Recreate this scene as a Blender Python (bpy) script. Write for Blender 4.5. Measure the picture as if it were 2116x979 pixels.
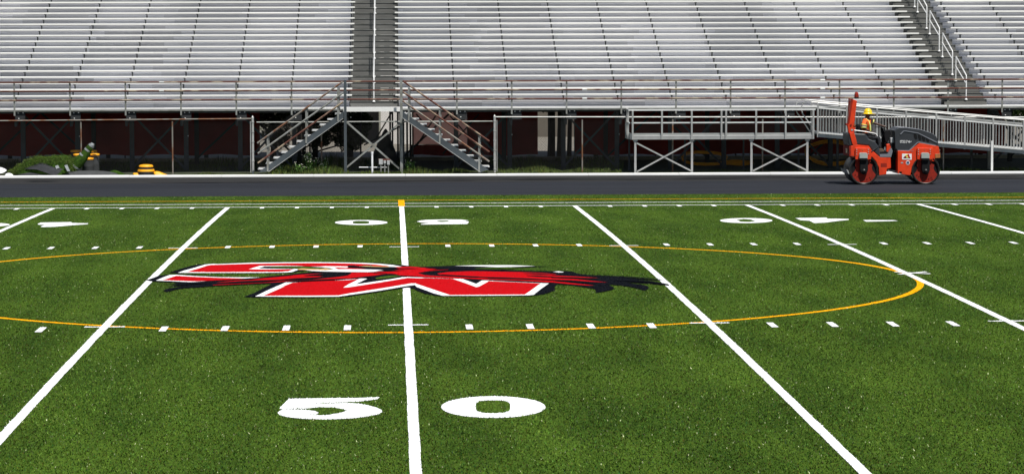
import bpy, bmesh, math, random
import numpy as np
from mathutils import Vector, Matrix
from mathutils.geometry import tessellate_polygon
random.seed(7); rng = np.random.default_rng(11)
R = math.radians
for o in list(bpy.data.objects): bpy.data.objects.remove(o)
scene = bpy.context.scene
col = scene.collection

# ------------------------------------------------------------------ camera, sky, sun, exposure
CAMLOC = Vector((-0.2139, -51.4757, 4.3323)); YAW, PIT, ROL, FPX = 0.0412, 0.0694, -0.0025, 5944.58
fw = Vector((math.sin(YAW)*math.cos(PIT), math.cos(YAW)*math.cos(PIT), -math.sin(PIT)))
rt0 = Vector((math.cos(YAW), -math.sin(YAW), 0)); up0 = rt0.cross(fw)
rt = rt0*math.cos(ROL) + up0*math.sin(ROL); up = up0*math.cos(ROL) - rt0*math.sin(ROL)
cd = bpy.data.cameras.new('camera'); cam = bpy.data.objects.new('camera', cd); col.objects.link(cam)
cd.sensor_width = 36; cd.sensor_fit = 'HORIZONTAL'; cd.lens = 36*FPX/2116; cd.clip_start = 0.5; cd.clip_end = 2000
cam.matrix_world = Matrix(((rt.x, up.x, -fw.x, CAMLOC.x), (rt.y, up.y, -fw.y, CAMLOC.y), (rt.z, up.z, -fw.z, CAMLOC.z), (0, 0, 0, 1)))
scene.camera = cam
SUN = Vector((0.22, -0.46, 1.0)).normalized()
w = bpy.data.worlds.new('World'); scene.world = w; w.use_nodes = True
nt = w.node_tree; bg = nt.nodes['Background']; sky = nt.nodes.new('ShaderNodeTexSky')
sky.sky_type = 'NISHITA'; sky.sun_disc = False; sky.sun_elevation = math.asin(SUN.z); sky.sun_rotation = math.atan2(SUN.x, SUN.y)
sky.air_density = 1.0; sky.dust_density = 0.6
nt.links.new(sky.outputs[0], bg.inputs[0]); bg.inputs[1].default_value = 0.055
sd = bpy.data.lights.new('sun', 'SUN'); so = bpy.data.objects.new('sun', sd); col.objects.link(so)
sd.energy = 5.0; sd.angle = R(0.5); sd.color = (1, 0.965, 0.91)
so.rotation_euler = (-SUN).to_track_quat('-Z', 'Y').to_euler(); so.location = (0, 0, 60)
scene.view_settings.view_transform = 'Standard'; scene.view_settings.look = 'None'
scene.view_settings.exposure = 0.12; scene.view_settings.gamma = 1; scene.view_settings.use_curve_mapping = False

# ------------------------------------------------------------------ measuring helpers
def ray(u, v): return fw*FPX + rt*(u-1058) - up*(v-489.5)
def at(u, v, Y):
    d = ray(u, v); return CAMLOC + d*((Y-CAMLOC.y)/d.y)
YF = 24.384
def gz(y):
    a = abs(y)
    if a < 31.5: return -0.1334*(y/YF)**2
    return -0.2226
def hit(u, v):
    d = ray(u, v); z = 0
    for _ in range(30):
        p = CAMLOC + d*((z-CAMLOC.z)/d.z); z = gz(p.y)
    return (p.x, p.y)

# ------------------------------------------------------------------ materials
def mat(name, c, rough=0.6, metal=0.0, var=0.0, scale=3.0, c2=None, bump=0.0, bscale=40.0, stretch=(1, 1, 1), spec=None, detail=4, thr=(0.3, 0.7)):
    m = bpy.data.materials.new(name); m.use_nodes = True; t = m.node_tree; b = t.nodes['Principled BSDF']
    b.inputs['Roughness'].default_value = rough; b.inputs['Metallic'].default_value = metal
    if spec is not None: b.inputs['Specular IOR Level'].default_value = spec
    b.inputs['Base Color'].default_value = (*c, 1)
    if var or c2 or bump:
        tc = t.nodes.new('ShaderNodeNewGeometry'); mp = t.nodes.new('ShaderNodeMapping'); mp.inputs['Scale'].default_value = stretch
        t.links.new(tc.outputs['Position'], mp.inputs[0])
    if var or c2:
        n = t.nodes.new('ShaderNodeTexNoise'); n.inputs['Scale'].default_value = scale; n.inputs['Detail'].default_value = detail
        t.links.new(mp.outputs[0], n.inputs['Vector'])
        r = t.nodes.new('ShaderNodeValToRGB'); r.color_ramp.elements[0].position = thr[0]; r.color_ramp.elements[1].position = thr[1]
        lo = c2 if c2 else tuple(x*(1-var) for x in c); hi = c if c2 else tuple(min(1, x*(1+var)) for x in c)
        r.color_ramp.elements[0].color = (*hi, 1); r.color_ramp.elements[1].color = (*lo, 1)
        t.links.new(n.outputs['Fac'], r.inputs[0]); t.links.new(r.outputs[0], b.inputs['Base Color'])
    if bump:
        n2 = t.nodes.new('ShaderNodeTexNoise'); n2.inputs['Scale'].default_value = bscale; n2.inputs['Detail'].default_value = 3
        t.links.new(mp.outputs[0], n2.inputs['Vector'])
        bp = t.nodes.new('ShaderNodeBump'); bp.inputs['Strength'].default_value = bump; bp.inputs['Distance'].default_value = 0.02
        t.links.new(n2.outputs['Fac'], bp.inputs['Height']); t.links.new(bp.outputs[0], b.inputs['Normal'])
    return m

def mesh_fabric(m, t_):
    t = m.node_tree; b = t.nodes['Principled BSDF']; o = t.nodes['Material Output']; tr = t.nodes.new('ShaderNodeBsdfTransparent'); mx = t.nodes.new('ShaderNodeMixShader')
    mx.inputs[0].default_value = t_; tr.inputs[0].default_value = (0.95, 0.58, 0.56, 1); t.links.new(b.outputs[0], mx.inputs[1]); t.links.new(tr.outputs[0], mx.inputs[2]); t.links.new(mx.outputs[0], o.inputs[0]); return m

def plank_mat(name, c, seed, metal=0.25, rough=0.42, amt=0.16, plen=5.5):
    """aluminium planks: every plank length of every row has its own tone, plus faint streaks"""
    m = bpy.data.materials.new(name); m.use_nodes = True; t = m.node_tree; b = t.nodes['Principled BSDF']
    b.inputs['Roughness'].default_value = rough; b.inputs['Metallic'].default_value = metal
    g = t.nodes.new('ShaderNodeNewGeometry'); s = t.nodes.new('ShaderNodeSeparateXYZ'); t.links.new(g.outputs['Position'], s.inputs[0])
    def M(op, a, b_=None, v=None):
        n = t.nodes.new('ShaderNodeMath'); n.operation = op; t.links.new(a, n.inputs[0])
        if b_ is not None: t.links.new(b_, n.inputs[1])
        if v is not None: n.inputs[1].default_value = v
        return n.outputs[0]
    row = M('FLOOR', M('DIVIDE', M('ADD', s.outputs[1], v=-45.3), v=RUN)); wr = t.nodes.new('ShaderNodeTexWhiteNoise'); wr.noise_dimensions = '1D'; t.links.new(row, wr.inputs['W'])
    jx = M('MULTIPLY', wr.outputs['Value'], v=0.9); fx = M('FLOOR', M('DIVIDE', M('ADD', M('ADD', s.outputs[0], jx), v=2.2), v=plen/2)); fz = M('FLOOR', M('DIVIDE', row, v=7.0))
    cb = t.nodes.new('ShaderNodeCombineXYZ'); t.links.new(fx, cb.inputs[0]); t.links.new(fz, cb.inputs[1]); cb.inputs[2].default_value = seed
    wn = t.nodes.new('ShaderNodeTexWhiteNoise'); wn.noise_dimensions = '3D'; t.links.new(cb.outputs[0], wn.inputs['Vector'])
    mp = t.nodes.new('ShaderNodeMapping'); mp.inputs['Scale'].default_value = (0.5, 6, 30); t.links.new(g.outputs['Position'], mp.inputs[0])
    n = t.nodes.new('ShaderNodeTexNoise'); n.inputs['Scale'].default_value = 1.2; n.inputs['Detail'].default_value = 3; t.links.new(mp.outputs[0], n.inputs['Vector'])
    a = M('MULTIPLY', wn.outputs['Value'], v=amt); a2 = M('MULTIPLY', n.outputs['Fac'], v=amt*0.9)
    k = M('SUBTRACT', M('ADD', a, a2), v=amt*0.95)
    k1 = M('ADD', k, v=1.0)
    mx = t.nodes.new('ShaderNodeVectorMath'); mx.operation = 'SCALE'; mx.inputs[0].default_value = c; t.links.new(k1, mx.inputs['Scale'])
    t.links.new(mx.outputs[0], b.inputs['Base Color'])
    return m

def attr_mat(name, rough=0.55, spec=0.5):
    m = bpy.data.materials.new(name); m.use_nodes = True; t = m.node_tree; b = t.nodes['Principled BSDF']
    a = t.nodes.new('ShaderNodeAttribute'); a.attribute_name = 'tone'; t.links.new(a.outputs['Color'], b.inputs['Base Color'])
    b.inputs['Roughness'].default_value = rough; b.inputs['Specular IOR Level'].default_value = spec
    return m

M = {}
RUN = 0.61
M['seat'] = plank_mat('seat_aluminium', (0.72, 0.72, 0.685), 1, metal=0.0, rough=0.38, amt=0.12)
M['deck'] = plank_mat('deck_aluminium', (0.74, 0.73, 0.73), 4, metal=0.0, rough=0.5, amt=0.46)
M['riser'] = plank_mat('riser_aluminium', (0.75, 0.75, 0.79), 8, metal=0.0, rough=0.5, amt=0.46)
M['nose'] = mat('edge_aluminium', (0.85, 0.85, 0.82), 0.4, 0.1, var=0.05, scale=2)
M['galv'] = mat('galvanised_steel', (0.33, 0.34, 0.32), 0.55, 0.35, c2=(0.22, 0.22, 0.19), scale=5, thr=(0.4, 0.7))
M['galvbright'] = mat('bright_galvanised', (0.56, 0.56, 0.54), 0.45, 0.3, c2=(0.42, 0.42, 0.40), scale=5)
M['alum'] = mat('ramp_aluminium', (0.46, 0.46, 0.445), 0.42, 0.35, var=0.1, scale=4)
M['alumlight'] = mat('light_aluminium', (0.80, 0.80, 0.78), 0.4, 0.2, var=0.05, scale=4)
M['bluegrey'] = mat('painted_grey_steel', (0.075, 0.09, 0.10), 0.5, 0.2, var=0.15, scale=3)
M['rust'] = mat('rusty_pipe', (0.12, 0.042, 0.028), 0.8, 0.1, c2=(0.34, 0.27, 0.19), scale=2.2, stretch=(1, 1, 1), thr=(0.50, 0.62), detail=8, bump=0.3)
M['rustgalv'] = mat('rust_spotted_pipe', (0.24, 0.22, 0.19), 0.6, 0.2, c2=(0.20, 0.09, 0.045), scale=3.1, thr=(0.5, 0.6), detail=8)
M['aisle'] = mat('aisle_step', (0.12, 0.12, 0.112), 0.75, 0.0, var=0.22, scale=1.1, stretch=(1, 1, 5))
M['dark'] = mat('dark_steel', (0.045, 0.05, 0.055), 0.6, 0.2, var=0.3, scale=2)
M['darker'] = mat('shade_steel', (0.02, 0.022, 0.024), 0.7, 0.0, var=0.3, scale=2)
M['wire'] = mat('chain_wire', (0.05, 0.05, 0.048), 0.7, 0.0)
M['screen'] = mat('maroon_mesh', (0.34, 0.040, 0.032), 1.0, 0, spec=0, c2=(0.20, 0.026, 0.022), scale=0.9, detail=6)
M['screenpink'] = mat('backlit_maroon_mesh', (0.60, 0.34, 0.33), 0.9, 0, c2=(0.36, 0.16, 0.15), scale=0.8, detail=6)  # pale pink stands in for light coming through the maroon mesh
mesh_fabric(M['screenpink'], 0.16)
M['concrete'] = mat('concrete', (0.40, 0.39, 0.36), 0.9, 0, var=0.2, scale=2, bump=0.3)
M['kerb'] = mat('white_kerb', (0.90, 0.90, 0.88), 0.7, 0, var=0.05, scale=2.0, bump=0.15)
M['white'] = mat('white_plastic', (0.80, 0.81, 0.82), 0.5, 0, var=0.1, scale=8)
M['orangepaint'] = mat('orange_paint', (0.68, 0.046, 0.007), 0.42, 0, var=0.16, scale=6)
M['orangedark'] = mat('worn_shaded_red', (0.33, 0.022, 0.009), 0.7, 0, spec=0.2, c2=(0.20, 0.018, 0.010), scale=9)  # darker red; also carries painted shade on the roll bar and frame
M['hood'] = mat('charcoal_hood', (0.032, 0.035, 0.041), 0.45, 0, var=0.08, scale=4)
M['hoodtop'] = mat('hood_trim', (0.19, 0.20, 0.23), 0.25, 0, var=0.05, scale=4)
M['rubber'] = mat('black_rubber', (0.008, 0.008, 0.009), 0.75, spec=0.2)
M['drumsteel'] = mat('drum_steel', (0.05, 0.048, 0.045), 0.35, 0.7, var=0.4, scale=10)
M['wornsteel'] = mat('worn_steel', (0.33, 0.29, 0.22), 0.35, 0.8, var=0.3, scale=12)
M['lamp'] = mat('hub_cover_grey', (0.40, 0.44, 0.41), 0.4, 0.1, var=0.1, scale=5)
M['gold'] = mat('gold_reflection_and_caps', (0.50, 0.20, 0.05), 0.5, 0, c2=(0.25, 0.07, 0.03), scale=12)
M['skin'] = mat('dark_skin', (0.075, 0.034, 0.02), 0.5, 0, var=0.1, scale=10)
M['hat'] = mat('yellow_hard_hat', (0.85, 0.60, 0.02), 0.28)
M['trouser'] = mat('black_work_trousers', (0.022, 0.022, 0.026), 0.85, 0, var=0.2, scale=14)
M['boot'] = mat('brown_boot', (0.12, 0.09, 0.065), 0.8, 0, var=0.2, scale=14)
M['vest'] = mat('orange_hi_vis', (0.90, 0.16, 0.025), 0.7)
M['stripe'] = mat('lime_tape', (0.80, 0.86, 0.22), 0.6)
M['silver'] = mat('grey_tape', (0.32, 0.36, 0.36), 0.5)
M['shirt'] = mat('dark_shirt', (0.03, 0.03, 0.035), 0.9)
M['turfroll'] = mat('turf_scrap', (0.045, 0.095, 0.010), 0.9, 0, spec=0.1, c2=(0.015, 0.038, 0.006), scale=14, bump=0.8, bscale=60)
M['tarp'] = mat('grey_backing_cloth', (0.022, 0.024, 0.028), 0.85, 0, var=0.3, scale=5, bump=0.3, bscale=15)
M['matgrey'] = mat('grey_mat', (0.045, 0.048, 0.050), 0.85, 0, var=0.2, scale=6, bump=0.3)
M['strap'] = mat('pale_strap', (0.24, 0.26, 0.27), 0.6, 0, var=0.3, scale=10)
M['yellow'] = mat('yellow_plastic', (0.90, 0.40, 0.01), 0.5, 0, var=0.1, scale=8)
M['blackplastic'] = mat('black_plastic', (0.02, 0.02, 0.02), 0.5, 0, var=0.3, scale=8)
M['bark'] = mat('bark', (0.035, 0.028, 0.022), 0.95, 0, var=0.4, scale=6, bump=0.8)
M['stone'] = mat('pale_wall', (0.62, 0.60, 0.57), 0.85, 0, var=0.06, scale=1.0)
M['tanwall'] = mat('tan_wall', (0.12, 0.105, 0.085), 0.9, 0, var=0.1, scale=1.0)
M['bark2'] = M['bark']
M['flower'] = mat('white_petals', (0.85, 0.83, 0.68), 0.7)
M['electric'] = mat('electric_box_grey', (0.46, 0.47, 0.47), 0.5, 0.2, var=0.1, scale=6)
M['paintwhite'] = mat('white_fibre', (0.84, 0.85, 0.855), 0.7, 0, var=0.10, scale=30, spec=0.03)
M['paintyellow'] = mat('yellow_fibre', (0.88, 0.42, 0.005), 0.7, 0, var=0.06, scale=8, spec=0.03)
M['paintred'] = mat('red_fibre', (0.46, 0.004, 0.007), 0.95, 0, var=0.15, scale=25, spec=0.03)
M['paintblack'] = mat('black_fibre', (0.006, 0.007, 0.010), 0.95, 0, var=0.2, scale=20, spec=0.03)
M['painttan'] = mat('tan_fibre', (0.55, 0.36, 0.15), 0.8, 0, var=0.1, scale=20, spec=0.03)
M['blades'] = attr_mat('grass_blades', 0.6, 0.12)
M['leafs'] = attr_mat('leaves', 0.6, 0.3)

# ------------------------------------------------------------------ mesh helpers
class MB:
    def __init__(s): s.v = []; s.f = []; s.m = []; s.cur = 0; s.smooth = []
    def add(s, vs, fs, smooth=False):
        n = len(s.v); s.v += [tuple(v) for v in vs]
        for f in fs: s.f.append([n+i for i in f]); s.m.append(s.cur); s.smooth.append(smooth)
        return s
    def box(s, a, b):
        x0, y0, z0 = [min(a[i], b[i]) for i in range(3)]; x1, y1, z1 = [max(a[i], b[i]) for i in range(3)]
        return s.add([(x0,y0,z0),(x1,y0,z0),(x1,y1,z0),(x0,y1,z0),(x0,y0,z1),(x1,y0,z1),(x1,y1,z1),(x0,y1,z1)],
                     [(0,3,2,1),(4,5,6,7),(0,1,5,4),(1,2,6,5),(2,3,7,6),(3,0,4,7)])
    def bar(s, p, q, wd, h, ref=(0, 1, 0)):
        p, q = Vector(p), Vector(q); d = (q-p).normalized(); a = Vector(ref)
        if abs(d.dot(a)) > 0.95: a = Vector((1, 0, 0))
        a = (a - d*a.dot(d)).normalized(); b = d.cross(a)
        vs = [c + a*sx*wd/2 + b*sy*h/2 for c in (p, q) for sx, sy in ((-1,-1),(1,-1),(1,1),(-1,1))]
        return s.add(vs, [(0,1,2,3),(7,6,5,4),(0,4,5,1),(1,5,6,2),(2,6,7,3),(3,7,4,0)])
    def tube(s, pts, r, n=8, cap=True):
        pts = [Vector(p) for p in pts]; rs = r if isinstance(r, (list, tuple)) else [r]*len(pts); base = len(s.v); rings = []
        ref = Vector((0.13, 0.99, 0.05))
        for i, p in enumerate(pts):
            d = ((pts[min(i+1, len(pts)-1)] - pts[max(i-1, 0)])).normalized()
            a0 = ref if abs(d.dot(ref)) < 0.93 else Vector((1, 0, 0)); a = (a0 - d*a0.dot(d)).normalized(); b = d.cross(a)
            rings.append([p + a*rs[i]*math.cos(t) + b*rs[i]*math.sin(t) for t in [2*math.pi*k/n for k in range(n)]])
        vs = [v for r_ in rings for v in r_]; fs = []
        for i in range(len(pts)-1):
            for k in range(n): fs.append((i*n+k, i*n+(k+1) % n, (i+1)*n+(k+1) % n, (i+1)*n+k))
        s.add(vs, fs, True)
        if cap:
            L = len(pts)-1
            s.add(rings[0], [tuple(range(n))[::-1]]); s.add(rings[L], [tuple(range(n))])
        return s
    def prism(s, prof, y0, y1):
        """prof: list of (x, z); extruded along Y"""
        n = len(prof); vs = [(x, y0, z) for x, z in prof] + [(x, y1, z) for x, z in prof]
        tris = tessellate_polygon([[Vector((x, z, 0)) for x, z in prof]])
        fs = [tuple(t) for t in tris] + [tuple(n+i for i in t[::-1]) for t in tris]
        fs += [(i, (i+1) % n, n+(i+1) % n, n+i) for i in range(n)]
        return s.add(vs, fs)
    def lathe(s, prof, c, axis='Z', n=24, caps=True):
        """prof: (r, h) pairs"""
        vs = []; fs = []
        for r, h in prof:
            for k in range(n):
                t = 2*math.pi*k/n; a, b = r*math.cos(t), r*math.sin(t)
                if axis == 'Z': vs.append((c[0]+a, c[1]+b, c[2]+h))
                else: vs.append((c[0]+a, c[1]+h, c[2]+b))
        for i in range(len(prof)-1):
            for k in range(n): fs.append((i*n+k, i*n+(k+1) % n, (i+1)*n+(k+1) % n, (i+1)*n+k))
        s.add(vs, fs, True)
        L = len(prof)-1
        if not caps: return s
        if prof[0][0] > 0.001: s.add(vs[:n], [tuple(range(n))[::-1]])
        if prof[L][0] > 0.001: s.add(vs[L*n:], [tuple(range(n))])
        return s
    def build(s, name, material, parent=None, origin=None, bevel=0.0):
        mats = material if isinstance(material, (list, tuple)) else [material]
        vs = s.v
        xs = [v[0] for v in vs]; ys = [v[1] for v in vs]; zs = [v[2] for v in vs]
        if origin is None: origin = Vector(((min(xs)+max(xs))/2, (min(ys)+max(ys))/2, min(zs)))
        me = bpy.data.meshes.new(name); me.from_pydata([(v[0]-origin[0], v[1]-origin[1], v[2]-origin[2]) for v in vs], [], s.f)
        for i, p in enumerate(me.polygons): p.material_index = s.m[i]; p.use_smooth = s.smooth[i]
        bm = bmesh.new(); bm.from_mesh(me); bmesh.ops.recalc_face_normals(bm, faces=bm.faces); bm.to_mesh(me); bm.free()
        for m_ in mats: me.materials.append(m_)
        o = bpy.data.objects.new(name, me); col.objects.link(o)
        if bevel:
            b = o.modifiers.new('bevel', 'BEVEL'); b.width = bevel; b.segments = 2; b.limit_method = 'ANGLE'; b.angle_limit = R(40)
        base = world_loc(parent) if parent else Vector((0, 0, 0))
        o.location = Vector(origin) - base; o.parent = parent
        return o
def world_loc(o):
    l = Vector(o.location)
    while o.parent: o = o.parent; l += Vector(o.location)
    return l
def tag(o, label=None, cat=None, group=None, kind=None):
    if label: o['label'] = label
    if cat: o['category'] = cat
    if group: o['group'] = group
    if kind: o['kind'] = kind
    return o
def thing(name, label, cat, loc, group=None, kind=None):
    o = bpy.data.objects.new(name, None); col.objects.link(o); o.location = loc; o.empty_display_size = 0.2
    return tag(o, label, cat, group, kind)
def dup(o, loc, parent):
    c = o.copy(); col.objects.link(c); c.parent = parent; c.location = Vector(loc); return c
def box_obj(name, a, b, m, parent=None, bevel=0): return MB().box(a, b).build(name, m, parent, bevel=bevel)

# ------------------------------------------------------------------ ground
def ground_mat_turf():
    m = bpy.data.materials.new('turf'); m.use_nodes = True; t = m.node_tree; b = t.nodes['Principled BSDF']; b.inputs['Roughness'].default_value = 0.85
    b.inputs['Specular IOR Level'].default_value = 0.05
    g = t.nodes.new('ShaderNodeNewGeometry')
    def noise(sc, stretch, det):
        mp = t.nodes.new('ShaderNodeMapping'); mp.inputs['Scale'].default_value = stretch; t.links.new(g.outputs['Position'], mp.inputs[0])
        n = t.nodes.new('ShaderNodeTexNoise'); n.inputs['Scale'].default_value = sc; n.inputs['Detail'].default_value = det; t.links.new(mp.outputs[0], n.inputs['Vector']); return n.outputs['Fac']
    big = noise(0.9, (1, 0.28, 1), 5); fine = noise(28, (1, 0.35, 1), 3)
    r1 = t.nodes.new('ShaderNodeValToRGB'); e = r1.color_ramp.elements; e[0].position = 0.36; e[1].position = 0.64
    e[0].color = (0.033, 0.068, 0.007, 1); e[1].color = (0.064, 0.116, 0.012, 1); t.links.new(big, r1.inputs[0])
    r2 = t.nodes.new('ShaderNodeValToRGB'); e = r2.color_ramp.elements; e[0].position = 0.35; e[1].position = 0.7
    e[0].color = (0.62, 0.62, 0.62, 1); e[1].color = (1.35, 1.35, 1.3, 1); t.links.new(fine, r2.inputs[0])
    mx = t.nodes.new('ShaderNodeMix'); mx.data_type = 'RGBA'; mx.blend_type = 'MULTIPLY'; mx.inputs[0].default_value = 1
    t.links.new(r1.outputs[0], mx.inputs[6]); t.links.new(r2.outputs[0], mx.inputs[7]); t.links.new(mx.outputs[2], b.inputs['Base Color'])
    return m
M['turf'] = ground_mat_turf()
def sheet(name, x0, x1, ys, zf, m, kind='structure', label=None, cat=None, nx=1):
    vs = []; fs = []; xs = np.linspace(x0, x1, nx+1)
    for y in ys:
        for x in xs: vs.append((x, y, zf(y)))
    n = nx+1
    for j in range(len(ys)-1):
        for i in range(nx): fs.append((j*n+i, j*n+i+1, (j+1)*n+i+1, (j+1)*n+i))
    o = MB().add(vs, fs).build(name, m); return tag(o, label, cat, None, kind)
# base earth reaching the horizon (lower than everything else)
M['earth'] = mat('dry_ground', (0.17, 0.155, 0.12), 0.95, 0, c2=(0.10, 0.10, 0.06), scale=0.6, bump=0.3, bscale=5)
sheet('ground', -600, 600, [-300, 58.0, 1200], lambda y: -0.26, M['earth'])
sheet('field_turf', -60, 60, list(np.arange(-40, 31.6, 0.5)), gz, M['turf'], label='green artificial turf playing field with a gentle crown', cat='turf field')
asph = mat('fresh_asphalt', (0.0200, 0.0220, 0.0275), 0.85, 0, var=0.28, scale=2.4, stretch=(0.05, 1.0, 1), bump=0.25, bscale=60, spec=0.2)
asph2 = mat('dusty_asphalt', (0.0250, 0.0250, 0.0250), 0.85, 0, var=0.28, scale=2.8, stretch=(0.10, 1.0, 1), bump=0.25, bscale=60, spec=0.2)
wet = mat('tar_streak', (0.008, 0.008, 0.009), 0.8, 0, var=0.3, scale=4, spec=0.1)
yt = hit(829, 401.5)[1]; SEAM = 38.9
sheet('running_track', -90, 90, [31.35, SEAM], lambda y: -0.2186, asph)
sheet('track_outer_lane', -90, 90, [SEAM, 42.86], lambda y: -0.2186, asph2)
sheet('apron_ground', -90, 90, [43.1, 46, 52, 58.0], lambda y: -0.165 + (-0.06 if y > 50 else 0), mat('apron_soil', (0.052, 0.055, 0.034), 0.95, 0, c2=(0.03, 0.045, 0.016), scale=2.5, bump=0.6, bscale=12, detail=6))
# long irregular seams of dark tar on the outer lane
def streak(x0, x1, y, wd):
    n = max(6, int((x1-x0)/0.35)); vs = []; fs = []
    for i in range(n+1):
        x = x0 + (x1-x0)*i/n; k = max(0.0, math.sin(math.pi*i/n))**0.5*wd*2.6*random.uniform(0.35, 1)
        c = y + 0.09*math.sin(x*1.3) + random.uniform(-.05, .05); vs += [(x, c-k/2, -0.2136), (x, c+k/2, -0.2136)]
    for i in range(n): fs.append((2*i, 2*i+2, 2*i+3, 2*i+1))
    tag(MB().add(vs, fs).build('tar_seam', wet), None, None, None, 'structure')
for a in [(1.2, 6.0, 40.6, .28), (3.5, 11.5, 40.1, .22), (9.0, 13.8, 40.9, .30), (12.5, 20, 40.5, .3), (-2.5, 2.5, 39.6, .2), (-8, -3, 39.2, .16), (-12, -10.8, 40.6, .3), (14.5, 21, 39.4, .2)]: streak(*a)
# raised white concrete kerb on the far side of the track
kb = MB(); x = -90
while x < 90:
    kb.box((x, 42.80+random.uniform(-.004, .004), -0.27), (x+3.0, 43.16, -0.155+random.uniform(-.004, .004))); x += 3.006
tag(kb.build('kerb', M['kerb'], bevel=0.012), None, None, None, 'structure')

# ------------------------------------------------------------------ painted markings woven in the turf
LAY = []   # (owner, material key, polygon)
def paint(owner, mk, poly): LAY.append((owner, mk, [tuple(p) for p in poly]))
def smooth_jit(n, amp): return rng.normal(0, amp, n)
LW = 0.127
def bez(p, k=1): return p
# yard lines run through the measured crossings (far side line, far hash, near hash, foreground)
for i in range(-4, 7):
    X = i*4.572
    ys = list(np.arange(-36, 24.4, 0.4)) + [24.384]
    L = [(X-LW/2+random.gauss(0, .0025), y) for y in ys]; Rr = [(X+LW/2+random.gauss(0, .0025), y) for y in ys]
    for j in range(len(ys)-1): paint('yard_line_%d' % i, 'paintwhite', [L[j], Rr[j], Rr[j+1], L[j+1]])
def hline(owner, mk, y, wd, x0=-40, x1=40, st=2.0):
    x = x0
    while x < x1-1e-6:
        paint(owner, mk, [(x, y-wd/2), (min(x+st, x1), y-wd/2), (min(x+st, x1), y+wd/2), (x, y+wd/2)]); x += st
hline('side_line', 'paintwhite', 24.43, 0.15)
hline('coach_line', 'paintwhite', 26.25, 0.15)
hline('soccer_touch_line', 'paintyellow', 28.2, 0.12)
paint('halfway_mark', 'paintyellow', [(-0.085, 24.5), (0.085, 24.5), (0.085, 28.25), (-0.085, 28.25)])
for k in range(-20, 31):
    X = k*0.9144
    if k % 5 == 0:
        for s in (1, -1): paint('hash_cross_%d_%d' % (k, s), 'paintwhite', [(X-.305, s*8.128-.05), (X+.305, s*8.128-.05), (X+.305, s*8.128+.05), (X-.305, s*8.128+.05)])
    else:
        for y0, y1 in ((-8.80, -8.128), (8.05, 8.66), (23.72, 24.36)):
            paint('hash_mark_%d_%d' % (k, int(y0)), 'paintwhite', [(X-.052, y0), (X+.052, y0), (X+.052, y1), (X-.052, y1)])
n = 180; CR = 9.144
ci = []
for k in range(n):
    a, b = 2*math.pi*k/n, 2*math.pi*(k+1)/n
    paint('centre_circle', 'paintyellow', [((CR-.06)*math.cos(a), (CR-.06)*math.sin(a)), ((CR+.06)*math.cos(a), (CR+.06)*math.sin(a)), ((CR+.06)*math.cos(b), (CR+.06)*math.sin(b)), ((CR-.06)*math.cos(b), (CR-.06)*math.sin(b))])
def stroke(owner, mk, p, q, wd):
    p, q = Vector(p), Vector(q); d = (q-p).normalized(); nn = Vector((-d.y, d.x))*wd/2
    paint(owner, mk, [p-nn, q-nn, q+nn, p+nn])
stroke('cross_mark', 'paintwhite', hit(1849, 562.5), hit(1922, 566.5), .10); stroke('cross_mark', 'paintwhite', hit(1858, 567.3), hit(1914, 562.2), .10)
# numerals
def px(owner, mk, pts, ox, oy, sc): paint(owner, mk, [hit(ox+x/sc, oy+y/sc) for x, y in pts])
def ell(cx, cy, rx, ry, e=2.0, n=36, sk=0):
    out = []
    for k in range(n):
        t = 2*math.pi*k/n; c, s_ = math.cos(t), math.sin(t)
        x = cx+rx*math.copysign(abs(c)**(2/e), c); y = cy+ry*math.copysign(abs(s_)**(2/e), s_); out.append((x+sk*(y-cy), y))
    return out
A = (560, 800, 3.527)
px('numeral_five', 'paintwhite', [(60,155),(95,118),(130,84),(300,80),(600,78),(795,72),(775,86),(700,98),(640,104),(560,113),(640,120),(700,130),(770,147),(805,165),(812,180),(780,197),(700,214),(600,226),(400,235),(240,230),(120,217),(60,202),(48,185),(65,170),(90,163)], *A)
px('numeral_five', 'G', [(270,123),(420,113),(560,109),(640,105),(560,114),(420,118)], *A)
px('numeral_five', 'G', [(60,159),(160,157),(260,155),(350,145),(450,147),(520,158),(552,172),(500,188),(400,204),(250,203),(330,198),(348,186),(320,172),(240,164),(140,161)], *A)
px('numeral_zero', 'paintwhite', ell(1620, 144, 381, 79, 2.0, 48), *A); px('numeral_zero', 'G', ell(1618, 142, 126, 47, 3.2), *A)
A = (670, 445, 6.6125)
px('numeral_zero_far', 'paintwhite', ell(505, 99, 360, 33), *A); px('numeral_zero_far', 'G', ell(502, 97, 114, 20, 3.5), *A)
px('numeral_five_far', 'paintwhite', [(1265,86),(1300,75),(1380,63),(1650,57),(1880,59),(1975,72),(1920,80),(1978,90),(1955,119),(1600,123),(1315,127),(1330,119),(1450,108),(1330,99)], *A)
px('numeral_five_far', 'G', [(1510,83),(1580,72),(1690,72),(1710,86),(1600,92)], *A)
A = (1480, 440, 5.29)
px('numeral_zero_forty', 'paintwhite', ell(328, 84, 287, 27), *A); px('numeral_zero_forty', 'G', [(222,76),(300,66),(375,72),(430,92),(360,100),(270,98)], *A)
px('numeral_four', 'paintwhite', [(866,57),(1000,55),(1205,52),(1218,64),(1330,64),(1445,67),(1450,76),(1350,86),(1180,107),(1070,111),(1020,86),(920,79)], *A)
px('numeral_four', 'G', [(1170,82),(1230,79),(1205,86)], *A); px('yard_arrow', 'paintwhite', [(1605,78),(1940,80),(1990,87),(1900,90),(1640,96)], *A)
A = (0, 445, 10.58)
px('numeral_four_left', 'paintwhite', [(820,192),(890,160),(1100,155),(1560,149),(1570,167),(1930,177),(1920,193),(1600,216),(1190,251),(900,258),(885,250),(975,208),(850,206)], *A)
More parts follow.
